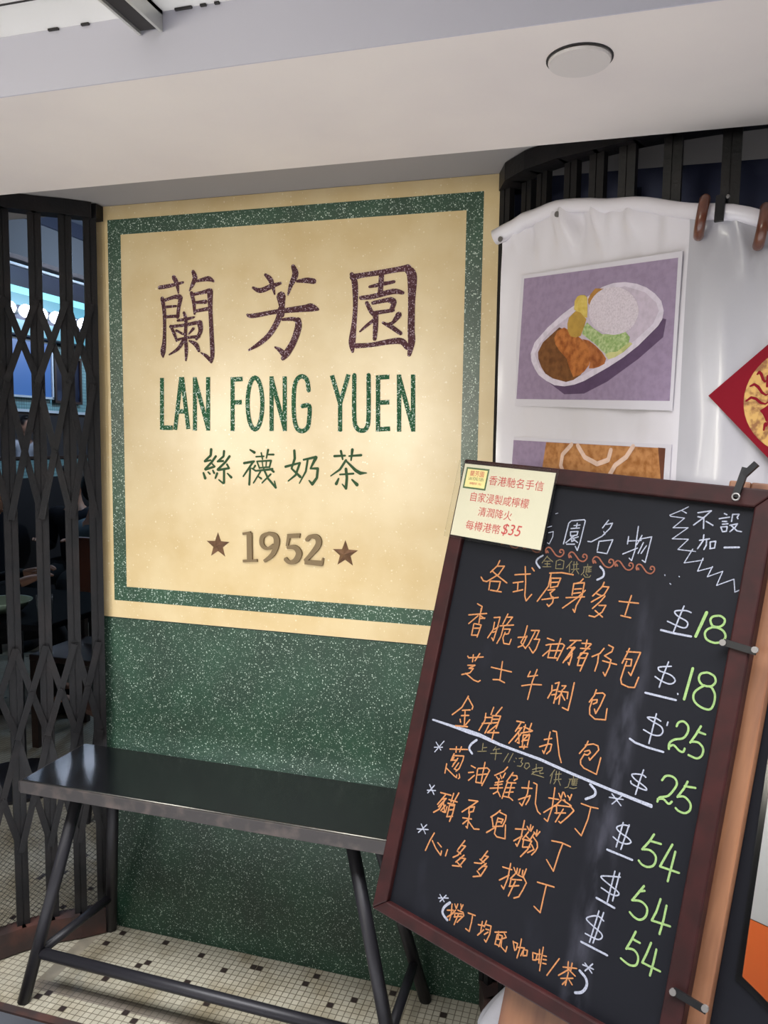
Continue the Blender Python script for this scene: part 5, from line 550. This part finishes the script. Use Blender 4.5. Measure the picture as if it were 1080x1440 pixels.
for i in range(9):
    y=2.35+i*.155
    t=thing('globe_lamp','white glowing globe lamp on the cyan sign box behind the left gate','lamp',(-4.0,y,2.36),'row of globe lamps behind the left gate')
    MB().ball((-3.99,y,2.37),.045).obj('globe',M_bulb,t,smooth=True)
    MB().tube([(-4.09,y,2.37),(-4.02,y,2.37)],.02,10).obj('socket',M_alu,t)
t=thing('lit_picture','glowing blue picture panel on the tiled side wall behind the left gate','picture',(-4.16,2.85,1.78))
MB().box(-4.17,-4.14,2.45,3.08,1.79,2.19).obj('picture_face',M_lightbox2,t); 
c=MB(); 
for q in ((2.43,3.10,2.19,2.205),(2.43,3.10,1.775,1.79),(2.43,2.445,1.78,2.2),(3.085,3.10,1.78,2.2)): c.box(-4.17,-4.13,q[0],q[1],q[2],q[3])
c.obj('picture_frame',M_trim,t)
t=thing('framed_picture','dark framed picture hanging right of the glowing blue picture','picture',(-4.16,3.3,1.76))
MB().box(-4.17,-4.15,3.14,3.42,1.77,2.10).obj('picture_face',M_picture,t)
c=MB()
for q in ((3.12,3.44,2.10,2.12),(3.12,3.44,1.75,1.77),(3.12,3.14,1.77,2.10),(3.42,3.44,1.77,2.10)): c.box(-4.17,-4.135,q[0],q[1],q[2],q[3])
c.obj('picture_frame',M_darkwood,t)
t=thing('wall_mirror','long mirror strip in a dark frame on the side wall behind the left gate','mirror',(-4.18,3.8,1.32))
MB().box(-4.2,-4.185,YA,YB,1.34,1.65).obj('mirror_glass',M_mirror,t)
c=MB(); c.box(-4.2,-4.17,YA,YB,1.32,1.34); c.box(-4.2,-4.17,YA,YB,1.65,1.67); c.obj('mirror_frame',M_darkwood,t)

def person(label,loc,rz,cloth,trouser,sit,group=None,hold=None,lean=0.):
    root=thing('person',label,'person',loc,group); root.rotation_euler=(0,0,rz)
    hz=.47 if sit else .93
    def J(x,y,z): return V((x,y,z))
    sh=hz+.50
    nodes={}; 
    chest=J(0,.02+lean,hz+.36); neck=J(0,.04+lean,sh+.04)
    def skin(name,chains,m,sub=1):
        vs=[];es=[];rs=[]
        def vid(p,r):
            for i,q in enumerate(vs):
                if (V(q)-p).length<1e-4: return i
            vs.append(tuple(p)); rs.append(r); return len(vs)-1
        for ch in chains:
            ids=[vid(V(p),r) for p,r in ch]
            es.extend([(a,b) for a,b in zip(ids[:-1],ids[1:]) if a!=b])
        me=bpy.data.meshes.new(name); me.from_pydata(vs,es,[]); o=bpy.data.objects.new(name,me); C.objects.link(o)
        sk=o.modifiers.new('skin','SKIN'); su=o.modifiers.new('sub','SUBSURF'); su.levels=sub; su.render_levels=sub
        for i,r in enumerate(rs):
            d=me.skin_vertices[0].data[i]; d.radius=r if isinstance(r,tuple) else (r,r); d.use_root=(i==0)
        bpy.context.view_layer.update()
        m2=bpy.data.meshes.new_from_object(o.evaluated_get(bpy.context.evaluated_depsgraph_get()))
        bpy.data.objects.remove(o); m2.name=name; m2.materials.clear(); m2.materials.append(m)
        m2.polygons.foreach_set('use_smooth',[True]*len(m2.polygons)); return m2
    body=[]; top=[]; leg=[]
    pel=J(0,0,hz+.04)
    body.append([(pel,(.13,.10)),(J(0,.01,hz+.2),(.12,.09)),(chest,(.14,.10)),(neck,.052),(neck+V((0,.01,.09)),.050),(neck+V((0,.025,.17)),.050)])
    top.append([(pel,(.155,.12)),(J(0,.01,hz+.2),(.145,.115)),(chest,(.165,.12)),(J(0,.03+lean,sh),(.10,.075))])
    for s in (-1,1):
        S=J(s*.18,.02+lean,sh-.03); E=J(s*.235,.02+lean-(.02 if sit else -.02),sh-.31)
        Wr=J(s*.14,.27+lean,hz+.27) if sit else J(s*.22,.08,hz+.0)
        dirv=(Wr-E).normalized()
        body.append([(chest,(.14,.10)),(S,.05),(E,.04),(Wr,.026),(Wr+dirv*.05,(.035,.016))])
        palm=Wr+dirv*.05; side=V((s*-1,0,0)); side=(side-dirv*side.dot(dirv)).normalized(); curl=V((0,0,-1)) if sit else V((0,.7,0))
        for k,(o_,l) in enumerate(((-.027,.062),(-.009,.072),(.009,.068),(.026,.052))):
            a=palm+dirv*.03+side*o_; m_=a+dirv*(l*.55); e=m_+(dirv*.7+curl*.6).normalized()*(l*.45)
            body.append([(palm,(.035,.016)),(a,.009),(m_,.008),(e,.0065)])
        a=palm-dirv*.02+side*.03; body.append([(palm,(.035,.016)),(a,.011),(a+side*.02+dirv*.03,.009),(a+side*.018+dirv*.055,.007)])
        top.append([(chest,(.165,.12)),(S,.068),(E,.055),(Wr-dirv*.01,.042)])
        Hp=J(s*.09,0,hz+.01); K=J(s*.12,.43,hz+.02) if sit else J(s*.10,.02,.50); A=J(s*.11,.40,.09) if sit else J(s*.11,-.02,.09)
        T=A+V((0,.15,-.05))
        body.append([(pel,(.13,.10)),(Hp,.08),(K,.052),(A,.036),(T,(.04,.025))])
        leg.append([(pel+V((0,0,-.01)),(.15,.12)),(Hp,.095),(K,.068),(A,.052)])
    bm_=skin('body',body,M_skin)
    # head joined into the same mesh
    hc=neck+V((0,.035,.150)); hb=MB(); hb.ball(hc,(.078,.098,.118),20,14); hb.ball(hc+V((0,.096,-.015)),(.014,.02,.024),8,6)
    for s in (-1,1): hb.ball(hc+V((s*.079,-.005,-.01)),(.012,.022,.032),8,6); hb.ball(hc+V((s*.032,.083,.012)),(.017,.012,.010),8,6)
    hb.ball(hc+V((0,.083,-.058)),(.028,.012,.009),8,6)
    o=hb.obj('head_tmp',M_skin); bb=bmesh.new(); bb.from_mesh(bm_); bb.from_mesh(o.data); bb.to_mesh(bm_); bb.free(); bpy.data.objects.remove(o)
    bm_.polygons.foreach_set('use_smooth',[True]*len(bm_.polygons))
    def put(name,me): q=bpy.data.objects.new(name,me); C.objects.link(q); q.parent=root; return q
    put('body',bm_); put('jacket',skin('jacket',top,cloth)); put('trousers',skin('trousers',leg,trouser))
    hr=MB(); hr.ball(hc+V((0,-.022,.026)),(.092,.100,.112),18,12); hr.ball(hc+V((0,.035,.098)),(.075,.06,.03),14,8); q=hr.obj('hair',M_hair,root,local=True,smooth=True)
    sh_=MB()
    for s in (-1,1):
        A=J(s*.11,.40,.0) if sit else J(s*.11,-.02,0); sh_.ball(A+V((0,.06,.045)),(.048,.13,.045),14,8)
    sh_.obj('shoes',M_blackcloth,root,local=True,smooth=True)
    return root
pi=math.pi
person('seated person in black behind the left gate, nearest the gate edge of the photo',(-3.20,1.30,0),-pi*.3,M_blackcloth,M_blackcloth,True)
person('seated person in dark navy beside the tiled wall, farthest back behind the left gate',(-3.82,2.95,0),-pi*.95,M_navy,M_blackcloth,True)
person('seated person in a grey top behind the right posts of the left gate',(-3.10,2.14,0),-pi*.2,M_greycloth,M_navy,True)
person('standing person in a white shirt, seen reflected in the mirror strip',(-1.05,6.4,0),pi*.6,M_shirt,M_navy,False)
person('standing person in a black coat, seen reflected beside the white shirt',(-1.75,6.9,0),pi*.3,M_blackcloth,M_blackcloth,False)
def stool(x,y,label):
    t=thing('stool',label,'stool',(x,y,0),'stools inside the shop')
    MB().lathe([(0,.44),(.15,.44),(.165,.45),(.165,.468),(.15,.478),(0,.478)],(x,y,0),24).obj('seat',M_darkwood,t)
    for k in range(4):
        a=pi/4+k*pi/2; MB().tube([(x+.11*math.cos(a),y+.11*math.sin(a),.44),(x+.16*math.cos(a),y+.16*math.sin(a),0)],.012,8).obj('leg',M_leg,t)
    MB().tube([(x+.135*math.cos(k*pi/12),y+.135*math.sin(k*pi/12),.2) for k in range(25)],.008,6,False).obj('foot_ring',M_leg,t)
stool(-3.20,1.25,'stool under the person in black behind the left gate'); stool(-3.82,2.91,'stool under the navy person by the tiled wall'); stool(-3.10,2.10,'stool under the person in the grey top'); stool(-1.78,.62,'empty stool just inside the left gate above the bench end')
t=thing('cafe_table','dark cafe table with a pale green dish behind the left gate','table',(-2.36,.72,0))
MB().box(-2.75,-2.0,.42,1.02,.765,.79).obj('tabletop',M_tabletop,t,bevel=.004)
MB().tube([(-2.4,.72,.03),(-2.4,.72,.765)],.03,12).obj('pedestal',M_leg,t)
MB().lathe([(0,.0),(.22,.0),(.22,.015),(.05,.035),(0,.035)],(-2.4,.72,0),24).obj('base',M_leg,t)
o=MB().lathe([(0,.004),(.05,.004),(.062,.012),(.098,.05),(.102,.052),(.1,.046),(.06,.008),(0,.009)],(-2.30,.56,.79),32).obj('dish',M_china,None,smooth=True); tag(o,'pale green dish on the dark cafe table','dish')
t=thing('drinking_glass','small glass standing on the cafe table right of the dish','glass',(-2.06,.50,.79))
MB().lathe([(0,.002),(.026,.002),(.031,.10),(.029,.10),(.024,.006),(0,.006)],(-2.06,.50,.79),20).obj('tumbler',mat('clear_glass',(230,240,245),.05,trans=.95),t,smooth=True)
t=thing('wooden_chair','brown wooden chair behind the cafe table at the left photo edge','chair',(-2.52,1.33,0))
MB().box(-2.62,-2.22,1.04,1.42,.43,.46).obj('seat',M_darkwood,t,bevel=.006)
MB().box(-2.62,-2.22,1.40,1.43,.62,.98).obj('backrest',mat('brown_wood',(96,56,40),.45),t,bevel=.006)
for x in (-2.60,-2.24):
    for y in (1.06,1.415): MB().box(x-.018,x+.018,y-.015,y+.015,0,.43 if y<1.3 else .62).obj('leg',M_darkwood,t)

# ------------------------------------------------------------------ bench
bn=thing('bench','long black steel bench with splayed tube legs under the terrazzo sign','bench',(-.92,-.2,0))
MB().box(-1.448,-.388,-.3235,-.068,.577,.600).obj('seat_top',M_bench,bn,bevel=.003)
l=MB(); l.box(-1.448,-.388,-.330,-.3235,.566,.598); l.box(-1.452,-1.4485,-.330,-.068,.569,.598); l.obj('edge_lip',M_lip,bn,bevel=.002)
for a,bb in (((-1.342,-.215,.576),(-1.437,-.352,.0)),((-1.288,-.157,.576),(-1.405,-.022,.0)),((-.581,-.215,.576),(-.40,-.352,.0)),((-.543,-.157,.576),(-.418,-.026,.0))):
    MB().tube([a,bb],.0165,14).obj('leg',M_leg,bn,smooth=True)
MB().tube([(-1.418,-.322,.118),(-1.380,-.052,.128)],.0125,12).obj('side_rail',M_leg,bn,smooth=True)
MB().tube([(-.438,-.322,.122),(-.444,-.054,.122)],.0125,12).obj('side_rail',M_leg,bn,smooth=True)
MB().tube([(-1.414,-.318,.122),(-.440,-.318,.108)],.0145,12).obj('stretcher',M_leg,bn,smooth=True)

# ------------------------------------------------------------------ chalkboard
BM=Matrix(((.9178,.14457,-.36978,.2314),(-.39284,.19566,-.89855,-.5554),(-.05756,.96996,.23637,1.3974),(0,0,0,1)))
I3=lambda a,b,h:(a,b,h)
bw,bh=.5364,.8717
mb_=thing('menu_board','blackboard menu in a dark red wooden frame covered in chalk writing','menu board',matrix=BM)
def pan(u0,u1,v0,v1,n0,n1): return MB().box(u0,u1,v0,v1,n0,n1)
pan(-bw-.004,.004,-bh-.004,.004,-.012,0).obj('slate',M_slate,mb_,local=True)
U0,U1,V0,V1=-.568,.032,-.898,.031
def mitre(name,poly): 
    MB().prism(poly,I3,-.022,.012).obj(name,M_frame,mb_,local=True,bevel=.003)
mitre('frame_rail',[(U0,V1),(-bw,0),(0,0),(U1,V1)]); mitre('frame_rail',[(U0,V0),(U1,V0),(0,-bh),(-bw,-bh)])
mitre('frame_stile',[(U0,V0),(-bw,-bh),(-bw,0),(U0,V1)]); mitre('frame_stile',[(U1,V0),(U1,V1),(0,0),(0,-bh)])
PN={'m':'menu_line','p':'price'}
for part,cs in BOARD_WRITING.items():
    base=part.rstrip('0123456789')
    for i,(col,txt) in enumerate(cs.items()):
        for cl in clusters(parse(txt),.0045):
            m=MB()
            for s in cl: m.ribbon(s,I3,0,.0006)
            m.obj(base,M_chalk[col],mb_,local=True)
for u,v,a,b,c,d in ((.012,-.223,-.007,-.224,.040,-.226),(.033,-.765,.010,-.763,.050,-.772)):
    l=MB(); l.bar((b,c,.016) if 0 else (a if 0 else b,c,.016),(d,c,.016),.012,.006,(0,1,0)) if 0 else l.bar((u-.020,v,.0145),(u+.030,v-.004,.0145),.011,.005,(0,1,0))
    lo=l.obj('latch',M_black,mb_,local=True)
    for su in (-.020,.028): MB().tube([(u+su,v-.001,.014),(u+su,v-.001,.020)],.0052,10).obj('screw',M_screw,lo,local=True)
cp=MB(); cp.bar((-.030,.012,.016),(-.022,.062,.016),.011,.008,(1,0,0)); cp.bar((-.022,.050,.018),(-.006,.070,.02),.010,.006,(0,1,0)); cl_=cp.obj('latch',M_black,mb_,local=True)
MB().tube([(-.028+.0055*math.cos(k*pi/8),.012+.0055*math.sin(k*pi/8),.0215) for k in range(17)],.0016,6,False).obj('screw',M_screw,cl_,local=True)
# natural wood easel behind
es=thing('wooden_easel','orange natural wood easel frame standing behind the blackboard menu','easel',matrix=BM)
pan(-.02,.058,-1.30,.047,-.062,-.024).obj('stile',M_pine,es,local=True,bevel=.003)
pan(-.275,-.0205,-1.0,-.885,-.055,-.024).obj('bottom_rail',M_pine,es,local=True,bevel=.003)
pan(-.055,-.0205,-.01,.047,-.055,-.024).obj('top_rail',M_pine,es,local=True,bevel=.003)
MB().tube([BM@V((-.20,-.95,-.07)),(-.02,-.34,0.012)],.014,10).obj('rear_leg',M_pine,es)
# second black panel to its right with a sleeved sheet
bp=thing('blank_blackboard','plain blackboard to the right of the orange wood easel','blackboard',matrix=BM)
pan(.0585,.62,-1.25,.03,-.062,-.05).obj('panel_face',M_slate,bp,local=True)
pan(.62,.66,-1.25,.03,-.065,-.04).obj('panel_edge',M_frame,bp,local=True)
ps=thing('poster','white and orange sheet in a clear sleeve on the plain blackboard','poster',matrix=BM)
MB().prism([(.076,-.20),(.46,-.19),(.46,-.645),(.0885,-.634)],I3,-.0495,-.0475).obj('white_sheet',M_poster,ps,local=True)
MB().prism([(.0885,-.6355),(.46,-.6465),(.46,-.80),(.20,-.775),(.12,-.735),(.0915,-.722)],I3,-.0495,-.0473).obj('orange_band',M_orange,ps,local=True)
MB().prism([(.068,-.19),(.47,-.18),(.47,-.81),(.20,-.785),(.11,-.742),(.082,-.73)],I3,-.0468,-.0464).obj('clear_sleeve',M_sleeve,ps,local=True)
# card clipped over the corner
cd=thing('price_card','cream printed card in a clear sleeve over the top left board corner','card',matrix=BM)
cu0,cu1,cv0,cv1=-.562,-.355,-.129,.021
pan(cu0,cu1,cv0,cv1,.0145,.0155).obj('paper',M_paper,cd,local=True)
pan(cu0-.014,cu1+.006,cv0-.006,cv1+.006,.0165,.0169).obj('clear_sleeve',M_sleeve,cd,local=True)
def cpos(px,py):  # relative position on the card
    return cu0+px*(cu1-cu0), cv1-py*(cv1-cv0)
def ctext(name,body,x0,y0,x1,y1,m,shear=0,bold=0,h=.0158):
    a,b=cpos(x0,y1); c,d=cpos(x1,y0); return text_obj(name,body,m,cd,I3,a,b,c-a,d-b,h,shear,bold)
lg=MB(); 
a,b=cpos(.03,.34); c,d=cpos(.295,.045)
lg.box(a,c,b,d,.0155,.0157); lo=lg.obj('logo',M_printgreen,cd,local=True)
pan(a+.0035,c-.0035,b+.0035,d-.0035,.0157,.0158).obj('logo_ground',M_printcream,lo,local=True)
for body,x0,y0,x1,y1,m in (('蘭芳園',.085,.085,.245,.165,M_red),('LAN FONG YUEN',.08,.175,.25,.22,M_printgreen),('絲襪奶茶 1952',.10,.245,.235,.28,M_red)):
    p,q=cpos(x0,y1); r_,s_=cpos(x1,y0); text_obj('logo_lettering',body,m,lo,I3,p,q,r_-p,s_-q,.0160)
ctext('card_lettering','香港馳名手信',.315,.125,.905,.255,M_red)
ctext('card_lettering','自家浸製咸檸檬',.145,.375,.79,.505,M_red)
ctext('card_lettering','清潤降火',.265,.565,.64,.69,M_red)
ctext('card_lettering','每樽港幣',.155,.765,.545,.895,M_red)
ctext('card_price','$35',.56,.735,.77,.90,M_red,shear=.2)

# ------------------------------------------------------------------ banner
A2,B2=V((-.19,-.12,0)),V((.131,-.42,0)); AB=(B2-A2).length; tAB=(B2-A2)/AB; nAB=V((tAB.y,-tAB.x,0))
ctl=[V((-.278,-.076,0)),V((-.262,-.083,0)),V((-.235,-.087,0)),A2,A2+tAB*AB*.5,B2,B2+V((.03,-.018,0)),V((.28,-.462,0)),V((.46,-.505,0))]
path=[]
for i in range(len(ctl)-1):
    a,b=ctl[i],ctl[i+1]; n=max(2,int((b-a).length/.008))
    for k in range(n): path.append(a.lerp(b,k/n))
path.append(ctl[-1])
for _ in range(6): path=[path[0]]+[(path[i-1]+path[i]*2+path[i+1])/4 for i in range(1,len(path)-1)]+[path[-1]]
hemx=[(-.28,1.985),(-.24,2.0),(-.204,2.018),(-.14,2.018),(-.06,2.002),(.036,1.966),(.136,1.925),(.24,1.893),(.5,1.84)]
def hem(x):
    for (a,b),(c,d) in zip(hemx[:-1],hemx[1:]):
        if x<=c: return b+(d-b)*max(0,min(1,(x-a)/(c-a)))
    return hemx[-1][1]
from mathutils import noise as NZ
bn2=thing('vinyl_banner','white plastic banner with printed food photos hung over the right gate','banner',(0,-.3,1.0))
m=MB(); NV=70; vs=[]; zb=.95; fold=[(-.235,.012),(-.20,-.010),(-.135,.016),(-.115,.022),(-.09,-.012),(-.05,.016),(.02,.012),(.19,.014),(.24,-.01),(.30,.014)]
for i,p in enumerate(path):
    t=(path[min(i+1,len(path)-1)]-path[max(i-1,0)]).normalized(); n=V((t.y,-t.x,0)); zt=hem(p.x)-.012
    for j in range(NV+1):
        q=j/NV; z=zt+(zb-zt)*q; amp=.004+.018*math.exp(-((zt-z)/.07)**2)*(1-math.exp(-((zt-z)/.02)**2))
        d=amp*(NZ.noise(V((p.x*11,p.y*11,z*3)))+.5*NZ.noise(V((p.x*34,p.y*34,z*8+3))))
        for fx,fa in fold: d+=fa*math.exp(-((p.x-fx-(zt-z)*.25)/.010)**2)*math.exp(-((zt-z-.03)/.045)**2)
        inphoto=(-.23<p.x<.125 and z<1.89)
        if inphoto: d=min(d,.002)
        vs.append(tuple(p+n*d+V((0,0,z))))
fs=[(i*(NV+1)+j,i*(NV+1)+j+1,(i+1)*(NV+1)+j+1,(i+1)*(NV+1)+j) for i in range(len(path)-1) for j in range(NV)]
cut=min(range(len(path)),key=lambda k:abs(path[k].x-.121)); left=min(range(len(path)),key=lambda k:abs(path[k].x+.264))
m.add(vs,[q for q in fs if left<=q[0]//(NV+1)<cut]); m.obj('white_sheet',M_vinyl,bn2,smooth=True)
m=MB(); m.add(vs,[q for q in fs if q[0]//(NV+1)>=cut]); m.obj('grey_film',M_film,bn2,smooth=True)
hp=[]
for i in range(0,len(path),3):
    p=path[i]; hp.append(p+V((0,0,hem(p.x)-.014+.003*math.sin(p.x*40))))
hr_=[.014+.005*math.exp(-((q.x+.24)/.08)**2) for q in hp]
MB().tube(hp,hr_,14).obj('rolled_hem',M_vinyl,bn2,smooth=True)
for x in (-.252,-.118):
    i=min(range(len(path)),key=lambda k:abs(path[k].x-x)); p=path[i]; z=hem(p.x)-.030
    ee=MB(); n=V((-.6,-.8,0)); e0=V((p.x,p.y,z))+n*.014
    ee.tube([e0,e0+n*.004],.006,10); ee.obj('eyelet',M_screw,bn2)
def P3(a,b,h): q=A2+tAB*a+nAB*h; return (q.x,q.y,b)
def photo(name,label,layers,extra=()):
    t=thing(name,label,'photo print',(0,-.3,1.2))
    for k,(nm_,pts) in enumerate(layers):
        pts=[(a/1e4,b/1e4) for a,b in pts]
        mb=MB(); mb.prism(pts,P3,.0045 if k==0 else .0050,.0055+k*.00012)
        mb.obj({'print':'paper','purple':'picture_ground','plate_in':'picture_plate','shade':'picture_shadow','crumb':'picture_cutlet','potato2':'picture_potato','leaf':'picture_lettuce'}.get(nm_,'picture_'+nm_),M_food[nm_],t)
    for pl in extra:
        mb=MB(); mb.ribbon([(a/1e4,b/1e4,.010) for a,b in pl],P3,.0055,.0064); mb.obj('picture_milk',M_food['milk'],t)
    return t
photo('curry_photo','print of a plate of curry, cutlet and rice on the white banner',FOOD['curry'])
tl_=[[n_,[(a,b) for a,b in pts]] for n_,pts in FOOD['toast']]
for n_,pts in tl_:
    mz=min(b for a,b in pts)
    for i,(a,b) in enumerate(pts):
        if b<mz+600: pts[i]=(a,12450 if n_=='print' else 12600)
photo('toast_photo','print of thick toast with white swirls, lower on the banner',tl_,FOOD['milk'])
# red festive paper with a gold roundel
tR=(V((.46,-.505,0))-V((.161,-.438,0))).normalized(); nR=V((tR.y,-tR.x,0))
F0=V((.131,-.42,0))+ (V((.42,-.50,0))-V((.131,-.42,0)))*.119
def R3(a,b,h): q=F0+tR*a+nR*(h+.010+a*.055); return (q.x,q.y,b)
fp=thing('festive_paper','red diamond paper with a gold roundel at the right of the banner','paper decoration',R3(.15,1.578,0))
hh=.152; cz=1.576
MB().prism([(0,1.586),(hh,cz-hh),(2*hh,cz),(hh,cz+hh)],R3,0,.001).obj('red_sheet',M_fai,fp)
MB().prism([(hh+.094*math.cos(k*pi/24),cz+.094*math.sin(k*pi/24)) for k in range(48)],R3,.001,.0015).obj('gold_roundel',M_gold,fp)
text_obj('character','福',M_fai,fp,lambda a,b,h: tuple(wm(fp).inverted()@V(R3(a,b,h))),hh-.068,cz-.07,.136,.14,.0018,0,.04)
for a0,b0,a1,b1 in ((-.085,.025,-.035,.005),(-.09,.0,-.03,-.0),(-.075,.045,-.05,.03),(-.06,-.05,-.05,-.02),(-.03,.08,0,.075),(-.02,-.08,.02,-.082)):
    pts=[(hh+a0+(a1-a0)*k/8, cz+b0+(b1-b0)*k/8+.006*math.sin(k*pi/2.5),.003+.002*math.sin(k*.8)) for k in range(9)]; sw=MB(); sw.ribbon(pts,R3,.0012,.0017); sw.obj('cloud_scroll',M_fai,fp)
# rings and clips over the hem
def ring(x,label):
    i=min(range(len(path)),key=lambda k:abs(path[k].x-x)); p=path[i]; z=hem(p.x); n=V((.09,.99,0)); t=n.cross(V((0,0,1)))
    c=V((p.x,p.y,z-.026)); pts=[]
    for k in range(33):
        a=2*pi*k/32; pts.append(c+n*(.030*math.cos(a))+V((0,0,.030*math.sin(a)))+V((.004*math.sin(a),0,0)))
    o=MB().tube(pts,.0092,12,False).obj('hanging_ring',M_ring,None,smooth=True); return tag(o,label,'ring',None)
ring(.136,'left brown ring looped over the banner top edge')
ring(.233,'right brown ring looped over the banner top edge near the photo edge')
def clip(x,label):
    i=min(range(len(path)),key=lambda k:abs(path[k].x-x)); p=path[i]; z=hem(p.x); t=(path[min(i+1,len(path)-1)]-path[i-1]).normalized(); n=V((t.y,-t.x,0))
    g=thing('black_clip',label,'clip',(p.x,p.y,z-.03))
    q=MB(); c=V((p.x,p.y,0))
    for s in (1,-1): q.bar(c+n*(s*.019)+V((0,0,z-.034)),c+n*(s*.012)+V((0,0,z+.012)),.0155,.006,t)
    q.bar(c-n*.014+V((0,0,z+.010)),c+n*.014+V((0,0,z+.010)),.013,.005,t); q.obj('clip_body',M_black,g,bevel=.001)
    MB().ball(c+t*.011+n*.012+V((0,0,z+.008)),.0035,10,8).obj('steel_tip',M_screw,g)
clip(.170,'black clip right of the left brown ring on the banner'); clip(.252,'black clip beside the right brown ring at the photo edge')
# bag on the floor behind the board
bg=MB(); vs=[];n1,n2=40,26; bc=V((-.075,-.40,0))
for j in range(n2+1):
    q=j/n2; z=.40*q+.002; R=(.10+.045*math.sin(q*2.6))*(1-.55*max(0,q-.62)/.38)
    for k in range(n1):
        a=2*pi*k/n1; r=R*(1+.10*NZ.noise(V((math.cos(a)*3,math.sin(a)*3,q*3)))+.05*math.sin(a*9+q*4))
        vs.append((bc.x+r*1.1*math.cos(a),bc.y+r*.75*math.sin(a),z))
fs=[(j*n1+k,j*n1+(k+1)%n1,(j+1)*n1+(k+1)%n1,(j+1)*n1+k) for j in range(n2) for k in range(n1)]+[tuple(range(n1-1,-1,-1)),tuple(range(n2*n1,(n2+1)*n1))]
bg.add(vs,fs); tag(bg.obj('plastic_bag',M_bag,None,smooth=True),'white plastic bag standing on the floor behind the board bottom','bag')
